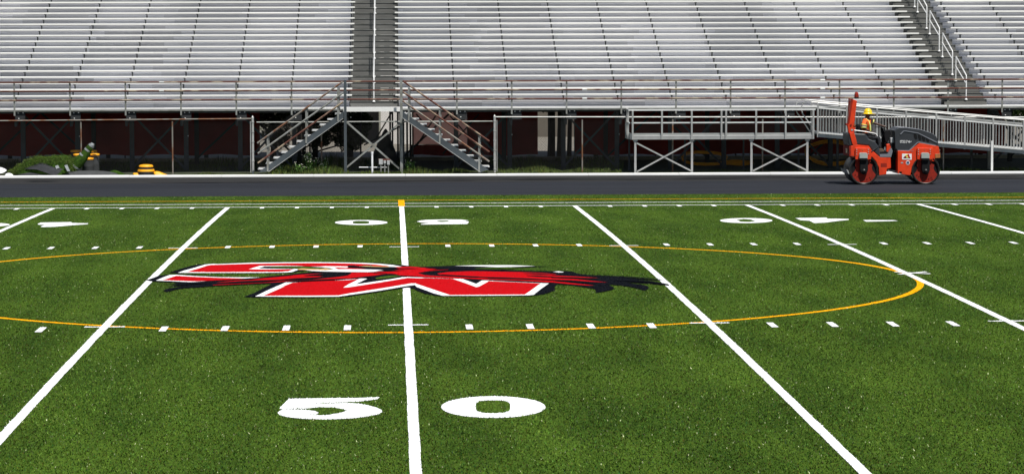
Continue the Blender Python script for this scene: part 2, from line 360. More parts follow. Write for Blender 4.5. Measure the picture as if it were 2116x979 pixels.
px('numeral_four_left', 'G', [(1295,206),(1350,198),(1420,198),(1380,207)], *A); px('numeral_zero_left', 'paintwhite', ell(-290, 205, 508, 40), *A)
# centre emblem, traced crop by crop (crop number then points)
O = [300, 440, 580, 720, 860, 1000, 1140, 1270]
def E(mk, *segs):
    pts = []; c = 0
    for s_ in segs:
        if isinstance(s_, int): c = s_
        else: pts.append(hit(O[c]+s_[0]/10.88, 535+s_[1]/10.88))
    paint('midfield_emblem', mk, pts)
B_, W_, R_, T_ = 'paintblack', 'paintwhite', 'paintred', 'painttan'
E(B_, 0,(535,320),(700,265),(860,213),(1060,158),(1200,130),(1300,128),(1500,110),1,(100,118),(450,101),(900,90),(1250,80),2,(0,78),(700,76),(1200,78),3,(0,85),(400,93),(700,103),(1000,126),(1200,146),(1450,178),(1632,193),(1632,300),(800,310),(420,320),(0,317),2,(1000,307),(700,296),(560,277),(400,292),(260,320),(0,328),1,(850,334),(0,334),0,(760,334))
E(B_, 0,(28,490),(200,430),(300,388),(550,363),(760,358),(1100,373),1,(100,402),(500,418),(1050,424),(1300,398),(1632,368),2,(400,330),(700,308),(1000,300),(1590,318),3,(400,330),(1000,340),(1150,395),(600,430),(0,482),2,(1000,520),(0,545),1,(1632,545),(1300,567),(800,587),(0,620),0,(1400,632),(1200,652),(900,667),(700,692),(500,758),(395,725),(520,675),(800,635),(900,620),(640,625),(430,632),(640,608),(820,590),(600,582),(340,580),(640,568),(860,558),(700,545),(500,533),(150,514))
E(B_, 3,(1150,146),(1450,178),(1632,193),4,(0,190),(500,178),(750,163),(1632,153),5,(600,158),(1130,173),(1500,182),(1100,190),(600,207),(300,212),4,(1632,212),(1280,243),(1632,250),5,(200,258),(800,273),(1200,284),(1632,289),6,(300,284),(490,300),(570,340),(850,374),(1632,403),7,(200,412),(700,453),(1110,490),(900,490),(700,482),(230,482),(400,500),(700,515),(1000,540),(1200,578),(1240,612),(1050,592),(700,565),(400,543),(200,545),(500,573),(700,605),(775,650),(740,690),(680,722),(620,710),(550,680),(300,628),(0,590),6,(1632,612),(1300,585),(1250,582),(1380,640),(1410,675),(1350,705),(1200,740),(980,772),(1000,722),(960,690),(900,672),(500,610),(0,562),5,(1000,545),(0,500),4,(800,462),(0,430),3,(1100,400),(1000,200))
E(B_, 1,(700,862),(900,790),(1200,640),(1350,558),2,(0,535),(1000,510),3,(0,470),(600,425),(1100,385),4,(0,418),(800,455),(1632,490),5,(1000,540),(1632,552),6,(130,575),(60,640),5,(1600,720),(1350,802),(1200,825),(1000,842),(0,852),4,(600,852),(400,828),(200,790),(0,715),3,(1480,685),(1360,656),(1300,655),(700,750),(0,852),2,(1300,872),(600,880),1,(1632,880),(950,876))
E(W_, 0,(740,323),(870,275),(1100,213),(1350,138),(1520,123),1,(100,128),(500,113),(900,98),(1632,90),2,(700,86),(1200,90),3,(0,95),(400,105),(700,122),(1000,150),(1210,188),(1090,192),(960,190),(500,190),(0,200),2,(1300,250),(380,262),(250,310),(0,320),1,(1000,325),(0,327),0,(740,325))
E(W_, 0,(238,500),(450,410),(550,375),(700,370),(1100,398),(1632,423),1,(500,427),(1070,431),(700,450),(400,470),(0,495),0,(1150,529),(1000,534),(600,514))
E(W_, 1,(948,857),(1200,733),(1632,543),2,(100,543),(270,543),(1000,518),3,(0,478),(280,452),(425,458),(330,500),(160,585),(500,535),(900,478),(1200,428),(1330,422),(1632,432),4,(190,438),(820,458),(1050,468),(1200,520),(1350,575),(1480,498),(1632,496),5,(110,505),(1270,558),(1460,563),(1280,690),(1120,820),(1000,832),(0,840),4,(600,842),(400,790),(0,640),3,(1500,600),(1350,618),(700,728),(0,828),2,(1300,862),(600,866),1,(1632,864))
E(R_, 0,(930,307),(1250,213),(1400,163),(1490,147),1,(0,148),(900,121),(1632,110),2,(700,106),(1200,109),3,(0,115),(300,124),(600,140),(800,160),(950,182),(600,182),(400,165),(200,180),(0,190),2,(1500,182),(1000,176),(860,185),(640,180),(300,167),(0,164),1,(1632,162),(1050,170),(800,245),(1200,249),(1632,246),2,(290,242),(170,290),(0,304),1,(1000,306),(0,312))
E(R_, 0,(388,493),(700,394),(1100,417),(1632,437),1,(500,447),(720,452),(400,481),(0,500),0,(1160,520),(600,501))
E(R_, 1,(80,546),(500,503),(900,471),(1632,405),2,(400,371),(720,350),(950,345),(700,366),(520,405),(700,400),(950,403),(800,430),(400,465),(0,482),1,(1632,482),(900,527),(400,546))
E(R_, 1,(0,600),(500,570),(1000,550),(1632,513),2,(0,508),(700,481),(1000,450),(1300,421),(1500,390),(1580,350),3,(60,322),(400,322),(900,292),(1150,250),(960,200),(1200,190),(1400,187),(1632,203),4,(0,208),(550,220),(760,250),(700,262),(300,285),(30,332),(200,380),(500,400),(1000,420),(1632,453),5,(0,458),(1000,487),(1632,515),6,(0,515),(400,552),(700,585),(960,612),(800,612),(400,582),(0,541),5,(1632,551),(800,502),(0,486),4,(1632,486),(1200,462),(700,446),(0,415),3,(1632,412),(1150,385),(1050,355),(950,345),(820,352),(600,388),(0,455),2,(1632,458),(1000,486),(0,526),1,(1632,529),(900,566),(0,607))
E(R_, 4,(468,345),(700,312),(1200,292),5,(0,294),(800,310),(1300,330),(1632,360),6,(0,385),(500,410),(830,430),(1060,444),(800,441),(400,430),(0,418),5,(1500,405),(960,397),(1500,420),6,(0,448),(500,466),(900,510),(1260,545),(900,528),(400,493),(0,482),5,(1200,470),(800,450),(0,428),4,(1200,402),(700,384),(520,368))
E(R_, 1,(1135,846),(1400,730),(1632,625),2,(0,655),(270,550),(600,530),(1632,487),3,(0,486),(238,468),(0,585),2,(1400,662),3,(0,655),(700,548),(1330,442),(1632,452),4,(190,445),(820,462),(1100,560),(1350,652),(1410,640),(1632,520),5,(0,512),(100,515),(700,540),(1270,567),(1100,690),(920,816),(0,822),4,(760,826),(500,740),(0,572),3,(1500,563),(1400,565),(900,650),(0,792),2,(1300,836),(600,842),1,(1632,842))
E(B_, 1,(1028,225),(1160,185),(1632,177),2,(620,181),(900,202),(1240,243),(1050,240),(850,238),(400,240),(0,230),1,(1632,230),(1250,232))
E('G', 1,(1280,215),(1330,192),(1632,185),2,(600,194),(850,210),(950,228),(840,232),(400,228),(0,220),1,(1632,222))
E(W_, 2,(870,190),(1100,190),(1200,208),(1290,250),(1180,242),(1080,214))
E(R_, 2,(1200,204),3,(300,235),(420,248),2,(1300,247))
E(T_, 2,(380,245),(480,231),(640,240),(850,247),(1000,228),(1180,258),(900,272),(650,270),(390,264))
E(B_, 2,(1500,180),3,(0,165),(120,163),(250,185),(380,158),(520,158),(560,187),(930,200),(1050,202),(1150,240),(900,262),(650,255),(400,243),(700,228),(300,212),(0,206))
E(T_, 3,(250,186),(400,172),(560,182),(900,190),(920,202),(560,196))
E(W_, 2,(540,270),(1000,277),(1280,252),3,(0,250),(400,255),(780,265),(640,275),(920,292),(700,300),(450,316),(0,313),2,(1000,303),(700,290))
E('G', 3,(600,450),(700,425),(850,402),(1050,390),(1180,405),(900,452),(640,476))
E('G', 4,(1290,243),(1450,228),(1632,226),5,(300,228),(600,216),(800,235),(500,250),4,(1632,248))
E(W_, 4,(850,178),(1300,166),5,(0,163),(600,163),(1150,181),(600,200),(300,206),(0,195),4,(1632,195),(1300,186))
E(B_, 4,(180,222),(700,215),(760,232),(500,236)); E(W_, 6,(30,312),(150,300),(270,314),(250,326),(150,325))

def feather(mk, c, pts, wd):
    """tapered stroke through crop points; width in crop pixels"""
    P_ = [Vector((O[c]+x/10.88, 535+y/10.88)) for x, y in pts]; n_ = len(P_)
    up_ = [(p.x, p.y-wd/10.88/2*math.sin(math.pi*(i+.15)/(n_-.7))) for i, p in enumerate(P_)]; dn_ = [(p.x, p.y+wd/10.88/2*math.sin(math.pi*(i+.15)/(n_-.7))) for i, p in enumerate(P_)]
    paint('midfield_emblem', mk, [hit(*q) for q in up_+dn_[::-1]])
for c_, pts, wd in ((5, [(880,345),(1100,352),(1300,362),(1632,378)], 22), (5, [(960,398),(1200,408),(1400,418),(1632,432)], 26), (4, [(560,372),(900,405),(1300,428),(1632,440)], 30), (5, [(0,432),(500,455),(1000,475),(1632,500)], 30), (5, [(0,492),(500,512),(1000,535),(1500,556)], 26),
  (6, [(0,430),(300,440),(600,452),(900,478)], 22), (6, [(0,500),(300,515),(700,548),(1000,580)], 26), (4, [(300,262),(500,256),(700,250),(860,246)], 16), (4, [(200,232),(400,230),(600,238),(760,240)], 14),
  (3, [(900,245),(1150,243),(1400,240),(1600,244)], 14), (3, [(600,300),(850,298),(1050,290),(1300,275)], 16), (3, [(420,330),(600,335),(750,345),(880,350)], 12), (3, [(0,470),(200,455),(400,430),(560,420)], 24),
  (2, [(0,530),(400,518),(800,505),(1200,488),(1632,462)], 24), (2, [(520,404),(700,392),(900,385),(1000,380)], 26), (2, [(0,494),(300,478),(600,462),(900,440)], 22), (1, [(200,560),(600,545),(1100,522),(1632,498)], 30), (1, [(100,590),(500,570),(900,552),(1300,540)], 14),
  (1, [(300,510),(600,492),(900,480),(1100,470)], 14), (0, [(640,606),(900,590),(1200,575),(1500,560)], 22), (7, [(0,505),(400,520),(800,540),(1200,600)], 26), (7, [(100,420),(400,438),(700,460),(1100,490)], 18)):
    feather(B_, c_, pts, wd)
# per-owner flat sheets
names = {}
def owner_name(o):
    b = o.rstrip('-0123456789_')
    return {'numeral_five_far': 'painted_numeral', 'numeral_zero_far': 'painted_numeral', 'numeral_zero_forty': 'painted_numeral', 'numeral_four': 'painted_numeral', 'numeral_four_left': 'painted_numeral',
            'numeral_zero_left': 'painted_numeral', 'numeral_five': 'painted_numeral', 'numeral_zero': 'painted_numeral'}.get(b, b)
owners = []
for o, mk, p in LAY:
    if o not in owners: owners.append(o)
oi = {o: k for k, o in enumerate(owners)}
MATKEYS = ['paintwhite', 'paintyellow', 'paintred', 'paintblack', 'painttan', 'G']
# blades: density falls with distance; every blade is a small leaning triangle
def scatter(y0, y1, dens):
    xa = lambda y: (-0.21+0.0412*(y+51.5)) ; hw = lambda y: 0.178*(y+51.5)+2.2
    A = (y1-y0)*2*hw(y1); N = int(A*dens); y = rng.uniform(y0, y1, N); x = rng.uniform(-1, 1, N)*hw(y1) + xa(y)
    k = np.abs(x - xa(y)) < hw(y); return x[k], y[k]
XS, YS, HS = [], [], []
for y0, y1, dn, hh in ((-23.5, -16, 1150, 0.021), (-16, -8, 950, 0.020), (-8, 2, 700, 0.017), (2, 14, 520, 0.013), (14, 31.5, 380, 0.010)):
    a, b = scatter(y0, y1, dn); XS.append(a); YS.append(b); HS.append(np.full(len(a), hh))
X = np.concatenate(XS); Y = np.concatenate(YS); Hh = np.concatenate(HS); NB = len(X)
own = np.full(NB, -1); mk_ = np.full(NB, 5); lay_ = np.zeros(NB, int)
order = np.argsort(X); Xo = X[order]; Yo = Y[order]
def edge_rank(o):
    return 1 if o in ('centre_circle',) else 0
LAY.sort(key=lambda L: {'centre_circle': 0, 'soccer_touch_line': 0}.get(L[0], 3 if L[0] == 'midfield_emblem' else 1))
lcount = {}
for o, mk, p in LAY:
    P = np.array(p); a, b = np.searchsorted(Xo, [P[:, 0].min(), P[:, 0].max()]); ys_ = Yo[a:b]; cand = np.where((ys_ >= P[:, 1].min()) & (ys_ <= P[:, 1].max()))[0] + a
    lcount[o] = lcount.get(o, 0) + (1 if o == 'midfield_emblem' or mk == 'G' else 0)
    if len(cand) == 0: continue
    x_, y_ = Xo[cand], Yo[cand]; ins = np.zeros(len(cand), bool); n_ = len(P)
    for i in range(n_):
        x1, y1 = P[i]; x2, y2 = P[(i+1) % n_]
        c = ((y1 > y_) != (y2 > y_)); ins ^= c & (x_ < (x2-x1)*(y_-y1)/(y2-y1+1e-12)+x1)
    h_ = order[cand[ins]]; mk_[h_] = MATKEYS.index(mk)
    own[h_] = -1 if mk == 'G' else oi[o]
gzv = lambda y: -0.1334*(y/YF)**2
def blade_arrays(idx, lift, hk=1.0):
    n_ = len(idx); x, y, h = X[idx], Y[idx], hk*Hh[idx]*rng.uniform(0.6, 1.25, len(idx)); th = rng.uniform(0, 2*np.pi, n_); wd = rng.uniform(0.008, 0.018, n_)*(1+np.clip((y+10)/60, 0, .8))
    ln = rng.uniform(0.0, 1.1, n_)*h; la = rng.uniform(0, 2*np.pi, n_); z = gzv(y)+lift
    v = np.empty((n_*3, 3), np.float32); dx, dy = np.cos(th)*wd/2, np.sin(th)*wd/2
    v[0::3] = np.stack([x-dx, y-dy, z], 1); v[1::3] = np.stack([x+dx, y+dy, z], 1); v[2::3] = np.stack([x+ln*np.cos(la), y+ln*np.sin(la), z+h], 1); return v
def tri_mesh(name, v, mats, midx=None, tone=None):
    n_ = len(v)//3; me = bpy.data.meshes.new(name); me.vertices.add(len(v)); me.vertices.foreach_set('co', v.ravel())
    me.loops.add(len(v)); me.loops.foreach_set('vertex_index', np.arange(len(v), dtype=np.int32)); me.polygons.add(n_)
    me.polygons.foreach_set('loop_start', np.arange(0, len(v), 3, dtype=np.int32))
    for m_ in mats: me.materials.append(m_)
    if midx is not None: me.polygons.foreach_set('material_index', midx.astype(np.int32))
    if tone is not None:
        at_ = me.attributes.new('tone', 'FLOAT_COLOR', 'POINT'); at_.data.foreach_set('color', np.repeat(tone, 3, 0).astype(np.float32).ravel())
    me.update(); me.validate(); return me
g = np.where(own < 0)[0]
base = np.array([0.065, 0.118, 0.014]); tn = rng.normal(1.0, 0.46, (len(g), 1)).clip(0.12, 2.5)
def vnoise(px_, py_, seed):   # smooth value noise on a lattice
    r_ = np.random.default_rng(seed).random((256, 256)); ix, iy = np.floor(px_).astype(int), np.floor(py_).astype(int); fx_, fy_ = px_-ix, py_-iy; fx_ = fx_*fx_*(3-2*fx_); fy_ = fy_*fy_*(3-2*fy_)
    q = lambda a, b: r_[a % 256, b % 256]
    return (q(ix, iy)*(1-fx_)+q(ix+1, iy)*fx_)*(1-fy_) + (q(ix, iy+1)*(1-fx_)+q(ix+1, iy+1)*fx_)*fy_
xg, yg = X[g], Y[g]
# brushing streaks along the length of the pile, roll-to-roll tone, infill patches
blot = 1 + 0.50*(vnoise(xg*1.6+yg*.02, yg*.10, 1)-.5) + 0.30*(vnoise(xg*4.5, yg*.22, 2)-.5) + 0.22*(vnoise(xg*.5, yg*.35, 3)-.5) + 0.05*(np.floor((yg+60)/4.572).astype(int) % 2 - .5) + 0.16*(vnoise(xg*9, yg*5, 4)-.5)
blot = (blot*0.97)[:, None]
tone = base*tn*blot + rng.normal(0, .012, (len(g), 3))*np.array([1.2, 1, .3]); sp = rng.random(len(g)) < 0.013
tone[sp] = np.array([0.50, 0.55, 0.30])*rng.uniform(0.35, 1.5, (sp.sum(), 1)); dk = rng.random(len(g)) < 0.10; tone[dk] *= 0.45  # the pale fibres are sparkling glints painted into the blade tone
tone = np.concatenate([tone.clip(0.004, 0.95), np.ones((len(g), 1))], 1)
me = tri_mesh('turf_fibres', blade_arrays(g, 0.0), [M['blades']], tone=tone); o = bpy.data.objects.new('turf_grass', me); col.objects.link(o)
tag(o, 'short green synthetic grass fibres covering the whole playing field', 'grass', None, 'stuff')
LABELS = {'side_line': 'thin white side line with short yard ticks below it', 'coach_line': 'thin white line just beyond the side line', 'soccer_touch_line': 'thin yellow line nearest the track',
 'halfway_mark': 'short thick yellow bar at the far end of the fifty yard line', 'centre_circle': 'large thin yellow centre circle round the emblem', 'cross_mark': 'small white x where the circle meets a yard line',
 'numeral_five': 'large white figure 5 in the foreground', 'numeral_zero': 'large white figure 0 in the foreground', 'numeral_zero_far': 'upside down white 0 by the far side line, left of the centre yard line',
 'numeral_five_far': 'upside down white 5 by the far side line, right of the centre yard line', 'numeral_zero_forty': 'white 0 near the far side line on the right', 'numeral_four': 'white 4 near the far side line on the right',
 'numeral_four_left': 'white 4 near the far side line on the left', 'numeral_zero_left': 'white 0 cut by the left edge of the photo', 'yard_arrow': 'thin white arrow beside the far 40', 'midfield_emblem': 'red, black and white bird and letter emblem across midfield'}
for o_ in owners:
    mats = [M[k] for k in MATKEYS[:5]] + [M['turf']]; vs, fs, mi = [], [], []; lz = 0.0035 + (0.003 if o_.startswith('yard_line') else 0) + (0.006 if o_.startswith(('hash', 'cross', 'side', 'halfway')) else 0) + (0.0085 if o_ == 'midfield_emblem' else 0)
    li = 0
    for ow, mk, p in LAY:
        if ow != o_: continue
        z = lz + li*0.0004
        if ow == 'midfield_emblem' or ow.startswith('numeral'): li += 1
        n0 = len(vs); vs += [(a, b, gzv(b)+z) for a, b in p]
        for t in tessellate_polygon([[Vector((a, b, 0)) for a, b in p]]): fs.append([n0+i for i in t]); mi.append(MATKEYS.index(mk))
    idx = np.where(own == oi[o_])[0]; bv = blade_arrays(idx, lz, 0.6) if len(idx) else np.zeros((0, 3)); n0 = len(vs)
    sc_ = 0.75
    vs += [tuple(map(float, q)) for q in bv]; fs += [(n0+3*i, n0+3*i+1, n0+3*i+2) for i in range(len(idx))]; mi += list(mk_[idx])
    me = bpy.data.meshes.new(owner_name(o_)); c0 = Vector(vs[0]); me.from_pydata([(a-c0.x, b-c0.y, c-c0.z) for a, b, c in vs], [], fs)
    me.polygons.foreach_set('material_index', np.array(mi, np.int32))
    for m_ in mats: me.materials.append(m_)
    # flat sheets must face up
    bm = bmesh.new(); bm.from_mesh(me)
    for f in bm.faces:
        if f.normal.z < 0: f.normal_flip()
    bm.to_mesh(me); bm.free()
    ob = bpy.data.objects.new(owner_name(o_), me); ob.location = c0; col.objects.link(ob); tag(ob, LABELS.get(o_), None, None, 'structure')

# ------------------------------------------------------------------ grandstand
NR = 25; Y1 = 45.30; RUN = 0.61; RISE = 0.2013; Z0 = 2.0; XL, XR = -22.0, 30.0
SEC = [(XL, -1.68, XL, -1.585), (-0.01, 18.33, -0.13, 18.62), (19.88, XR, 19.88, XR)]
GS = thing('grandstand', 'long silver aluminium bleacher stand with rows of bench seats', 'bleachers', (0, 44.34, -0.16))
g0 = world_loc(GS)
for s_, (a, b, sa, sb) in enumerate(SEC):
    seat = None
    for k in range(NR):
        y = Y1+RUN*k-0.31; z = 2.422+RISE*k
        if seat is None:
            mb = MB(); mb.prism([(0, 0)], 0, 0) if False else None
            prof = [(y, z-0.048), (y, z-0.012), (y+0.012, z), (y+0.245, z), (y+0.245, z-0.05), (y+0.225, z-0.05), (y+0.225, z-0.02), (y+0.02, z-0.02), (y+0.02, z-0.048)]
            n_ = len(prof); vs = [(sa, p, q) for p, q in prof] + [(sb, p, q) for p, q in prof]
            tr = tessellate_polygon([[Vector((p, q, 0)) for p, q in prof]])
            mb.add(vs, [tuple(t) for t in tr] + [tuple(n_+i for i in t[::-1]) for t in tr] + [(i, (i+1) % n_, n_+(i+1) % n_, n_+i) for i in range(n_)])
            seat = mb.build('seat_plank', M['seat'], GS)
        else: dup(seat, seat.location + Vector((0, RUN*k, RISE*k)), GS)
    tread = None; riser = None
    for k in range(1, NR+1):
        y = Y1+RUN*(k-1); z = Z0+RISE*k - 0.008
        if tread is None:
            mb = MB()
            for j in range(2): mb.box((a, y+j*0.305, z-0.045), (b, y+j*0.305+0.296, z))
            tread = mb.build('tread', M['deck'], GS)
            # riser: two grooved boards below the nose
            mb = MB()
            mb.box((a, y+0.012, z-0.092), (b, y+0.03, z-0.052)); mb.box((a, y+0.012, z-0.140), (b, y+0.03, z-0.106)); mb.box((a, y+0.012, z-0.195), (b, y+0.03, z-0.155)); mb.cur = 1; mb.box((a, y+0.045, z-0.20), (b, y+0.05, z-0.05))
            riser = mb.build('riser_board', [M['riser'], M['galv']], GS)
        else:
            d = Vector((0, RUN*(k-1), RISE*(k-1))); dup(tread, tread.location+d, GS); dup(riser, riser.location+d, GS)
# walkway along the front
mb = MB()
for j in range(3): mb.box((XL, 44.36+j*0.315, Z0-0.05), (XR, 44.36+j*0.315+0.305, Z0))
mb.build('walkway_deck', M['deck'], GS)
box_obj('walkway_nosing', (XL, 44.325, Z0-0.045), (XR, 44.357, Z0+0.003), M['nose'], GS)
box_obj('walkway_fascia', (XL, 44.335, Z0-0.095), (XR, 44.357, Z0-0.048), M['galv'], GS)
mb = MB()
for s_ in SEC: mb.box((s_[0], 44.62, Z0-0.17), (s_[1], 44.66, Z0-0.052))
mb.build('edge_channel', M['dark'], GS)
# aisle steps
for a, b in ((-1.675, -0.015), (18.335, 19.875)):
    st = None
    for k in range(1, NR+1):
        y = Y1+RUN*(k-1); z = Z0+RISE*k
        if st is None:
            mb = MB(); mb.box((a, y+0.02, z-0.203), (b, y+0.05, z-0.026)); mb.box((a, y+0.052, z-0.05), (b, y+0.62, z-0.024)); mb.cur = 1; mb.box((a, y-0.0, z-0.0235), (b, y+0.05, z-0.008))
            mb.cur = 0; mb.box((a+0.05, y-0.27, z-0.10), (b-0.05, y-0.24, z-0.20)); mb.box((a+0.05, y-0.27, z-0.104), (b-0.05, y+0.018, z-0.098))
            st = mb.build('aisle_step', [M['aisle'], M['galv']], GS)
        else: dup(st, st.location+Vector((0, RUN*(k-1), RISE*(k-1))), GS)
mb = MB().box((-1.86, 44.29, Z0-0.135), (0.02, 44.32, Z0+0.0)); mb.build('landing_fascia', M['nose'], GS)
# seat brackets: the first hundred are parts, the rest one mesh of the stand
PX0 = at(943.5, 200, 44.34).x - 1.8288
br = None; cnt = 0; rest = MB()
for k in range(NR):
    for i in range(-12, 17):
        X_ = PX0 + i*1.8288 - 0.05
        if i == 0: X_ -= 0.13
        if i == -1: X_ += 0.1
        if not (XL < X_ < XR) or (-1.6 < X_ < -0.1) or (18.6 < X_ < 19.9): continue
        y = Y1+RUN*k; z = 2.422+RISE*k
        if br is None:
            mb = MB(); mb.box((X_-0.022, y-0.13, z-0.42+RISE), (X_+0.022, y-0.08, z-0.063)) ; mb.box((X_-0.04, y-0.29, z-0.085), (X_+0.022, y-0.07, z-0.0635))
            br = mb.build('seat_bracket', M['dark'], GS); b0 = Vector((X_, y, z)); l0 = br.location.copy(); cnt = 1
        elif cnt < 100 and -13.6 < X_ < 21.6 and k < 6:
            dup(br, l0+Vector((X_, y, z))-b0, GS); cnt += 1
        else:
            rest.box((X_-0.022, y-0.13, z-0.42+RISE), (X_+0.022, y-0.08, z-0.063)); rest.box((X_-0.04, y-0.29, z-0.085), (X_+0.022, y-0.07, z-0.0635))
tag(rest.build('upper_seat_bracket', M['dark'], GS), None, None, None, 'stuff')
# front guard rail
def rail_seg(x0, x1, z, m, y=44.29, nm='guard_rail'): MB().tube([(x0, y, z), ((x0+x1)/2, y, z), (x1, y, z)], 0.027, 8).build(nm, m, GS)
ZR = (at(1000, 168, 44.3).z, at(1000, 186, 44.3).z, at(1000, 204.7, 44.3).z)
for z, m in zip(ZR, (M['rust'], M['rust'], M['rust'])):
    for a, b in ((XL, -1.84), (-1.80, 0.02), (0.06, XR)): rail_seg(a, b, z, m)
mb = MB().box((-0.02, 44.31, Z0-0.24), (0.035, 44.333, ZR[0]+0.05)); mb.box((-0.0, 44.334, Z0-0.24), (0.012, 44.36, ZR[0]+0.04))
post = mb.build('guard_post', M['galv'], GS, bevel=0.004); pl = post.location.copy()
for i in range(-12, 17):
    X_ = PX0+i*1.8288
    if i in (0, -1): continue
    dup(post, pl+Vector((X_, 0, 0)), GS)
post.location = pl+Vector((PX0-12.0*1.8288-1.83, 0, 0))
mb = MB()
for x_, z_ in ((334, 0), (334, 1), (1208, 2), (1208, 1), (1700, 0), (1700, 1), (1700, 2)):
    X_ = at(x_, 190, 44.29).x; mb.tube([(X_-.08, 44.29, ZR[z_]), (X_+.08, 44.29, ZR[z_])], 0.031, 8)
mb.build('rail_coupling', M['galvbright'], GS)
# supports
def hcol(x, y, z1, m, w_=0.15): return MB().box((x-w_/2, y-.01, -0.2), (x+w_/2, y, z1)).box((x-w_/2, y+.14, -0.2), (x+w_/2, y+.15, z1)).box((x-.008, y, -0.2), (x+.008, y+.14, z1)).build('support_column', m, GS)
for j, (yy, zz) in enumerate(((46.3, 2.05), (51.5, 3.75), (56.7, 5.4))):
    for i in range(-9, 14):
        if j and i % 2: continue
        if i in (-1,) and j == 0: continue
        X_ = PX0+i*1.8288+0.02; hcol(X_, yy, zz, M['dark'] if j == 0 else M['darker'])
for i in range(-12, 17):
    X_ = PX0+i*1.8288
    MB().bar((X_, 44.6, Z0-0.50), (X_, Y1+RUN*NR, Z0-0.50+RISE*NR+.03), 0.08, 0.22, ref=(1, 0, 0)).build('stringer_beam', M['dark'], GS)
    if i not in (-1, 0): MB().box((X_+0.02, 44.40, Z0-0.42), (X_+0.34, 44.42, Z0-0.10)).build('bolt_plate', M['darker'], GS)
mb = MB()
for i in range(-9, 14):
    X_ = PX0+i*1.8288
    for dx, dz in ((0.10, -0.16), (0.26, -0.155), (0.12, -0.34)): mb.box((X_+dx, 44.385, Z0+dz), (X_+dx+.035, 44.399, Z0+dz+.028))
    if i % 2 == 0: mb.box((X_+.08, 46.27, Z0-1.0), (X_+.11, 46.289, Z0-.97))
mb.build('bolt_heads', M['nose'], GS)
for i in range(-9, 13, 2):
    a, b = PX0+i*1.8288, PX0+(i+1)*1.8288
    if i == -1: continue
    for p, q in (((a, 46.25, Z0-.2), (b, 46.25, -0.1)), ((b, 46.23, Z0-.2), (a, 46.23, -0.1))): MB().bar(p, q, 0.02, 0.07).build('cross_brace', M['dark'], GS)
for i in range(-8, 13, 4):
    a, b = PX0+i*1.8288, PX0+(i+2)*1.8288
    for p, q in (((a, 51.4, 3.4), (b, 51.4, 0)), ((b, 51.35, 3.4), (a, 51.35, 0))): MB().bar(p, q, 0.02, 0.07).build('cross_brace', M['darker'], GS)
# aisle handrails
def handrail(xc, k0):
    ya = Y1+RUN*k0+0.05; za = Z0+RISE*(k0+1); yb = ya+RUN*3; zb = za+RISE*3; h = 0.84
    mb = MB(); r = 0.021
    mb.tube([(xc, ya, za), (xc, ya, za+h-0.05), (xc, ya+.05, za+h), (xc, yb-.03, zb+h+0.0), (xc, yb, zb+h-.03), (xc, yb, zb)], r, 8)
    mb.tube([(xc, ya, za+h-.30), (xc, yb, zb+h-.34)], r*.9, 8); mb.lathe([(0.05, 0), (0.05, 0.03), (0.03, 0.05)], (xc, ya, za-.01), 'Z', 10); mb.lathe([(0.05, 0), (0.05, 0.03), (0.03, 0.05)], (xc, yb, zb-.01), 'Z', 10)
    return mb.build('aisle_handrail', M['alumlight'], GS)
hx = at(1994.6, 207, 45.4).x
h0 = handrail(-0.855, -0.15); h1 = handrail(hx, -0.15)
for j in range(1, 6):
    for h_ in (h0, h1): dup(h_, h_.location+Vector((0, RUN*4*j, RISE*4*j)), GS)

# ------------------------------------------------------------------ entry stairs (left and right) and their portal
def P3(u, v, Y): q = at(u, v, Y); return (q.x, q.y, q.z)
YN, YB = 43.30, 44.15
def stair(label, S, tr, rails, posts, sgn):
    a = at(*S[0], YN); T = thing('steel_staircase', label, 'stairs', (at(S[2][0], 355, YN).x, YN, -0.16), 'stairs up to the walkway of the stand')
    pr = [(at(u, v, YN).x, at(u, v, YN).z) for u, v in S]
    MB().prism(pr, YN, YN+0.03).build('stringer', M['bluegrey'], T)
    MB().prism(pr, YB, YB+0.03).build('stringer', M['bluegrey'], T)
    # light lower flange
    p, q = at(*S[1], YN), at(*S[2], YN)
    MB().bar((p.x, YN-.02, p.z), (q.x, YN-.02, q.z), .05, .016).build('stringer_flange', M['galvbright'], T)
    p, q = at(*S[0], YN), at(*S[3], YN)
    for i in range(tr):
        t = (i+0.6)/tr; x_ = p.x+(q.x-p.x)*t; z_ = p.z+(q.z-p.z)*t+0.015
        MB().box((x_-.12, YN+.032, z_-.0), (x_+.13, YB-.002, z_+.035)).build('stair_tread', M['alumlight'], T)
    for (u0, v0, u1, v1), m in rails:
        a = Vector(P3(u0, v0, YN-.05)); b = Vector(P3(u1, v1, YN-.05)); MB().tube([a, (a*2+b)/3, (a+b*2)/3, b], 0.03, 8).build('stair_rail', m, T)
    for u, v0, v1 in posts:
        a = Vector(P3(u, v0, YN-.02)); b = Vector(P3(u, v1, YN-.02)); MB().bar(a, b, .03, .055).bar(a+Vector((.045, .04, -.01)), b+Vector((.045, .04, .03)), .012, .03).build('stair_post', M['galv'], T)
    return T
stair('grey steel stairs with rusty rails rising to the right, left of the centre aisle', [(709, 231), (709, 245), (555, 355), (534, 356)], 11,
      [((709, 168.5, 532, 296), M['rustgalv']), ((709, 192, 533, 317), M['galv']), ((709, 211, 533, 337), M['rust'])], [(698.5, 181, 251), (632.7, 223, 296), (553, 281, 354)], 1)
stair('grey steel stairs with rusty rails descending to the right, right of the centre aisle', [(832, 231), (832, 244), (993, 356), (1010, 351)], 11,
      [((832, 167.5, 1011, 292), M['rust']), ((832, 190, 1011, 314), M['rust']), ((832, 209, 1011, 334), M['rustgalv'])], [(844.5, 182, 250), (908.5, 226, 297), (990, 280, 356)], -1)
PT = thing('stair_portal', 'two tall grey posts joined by a cross brace between the two stairs', 'steel frame', (-0.9, 43.9, -0.16))
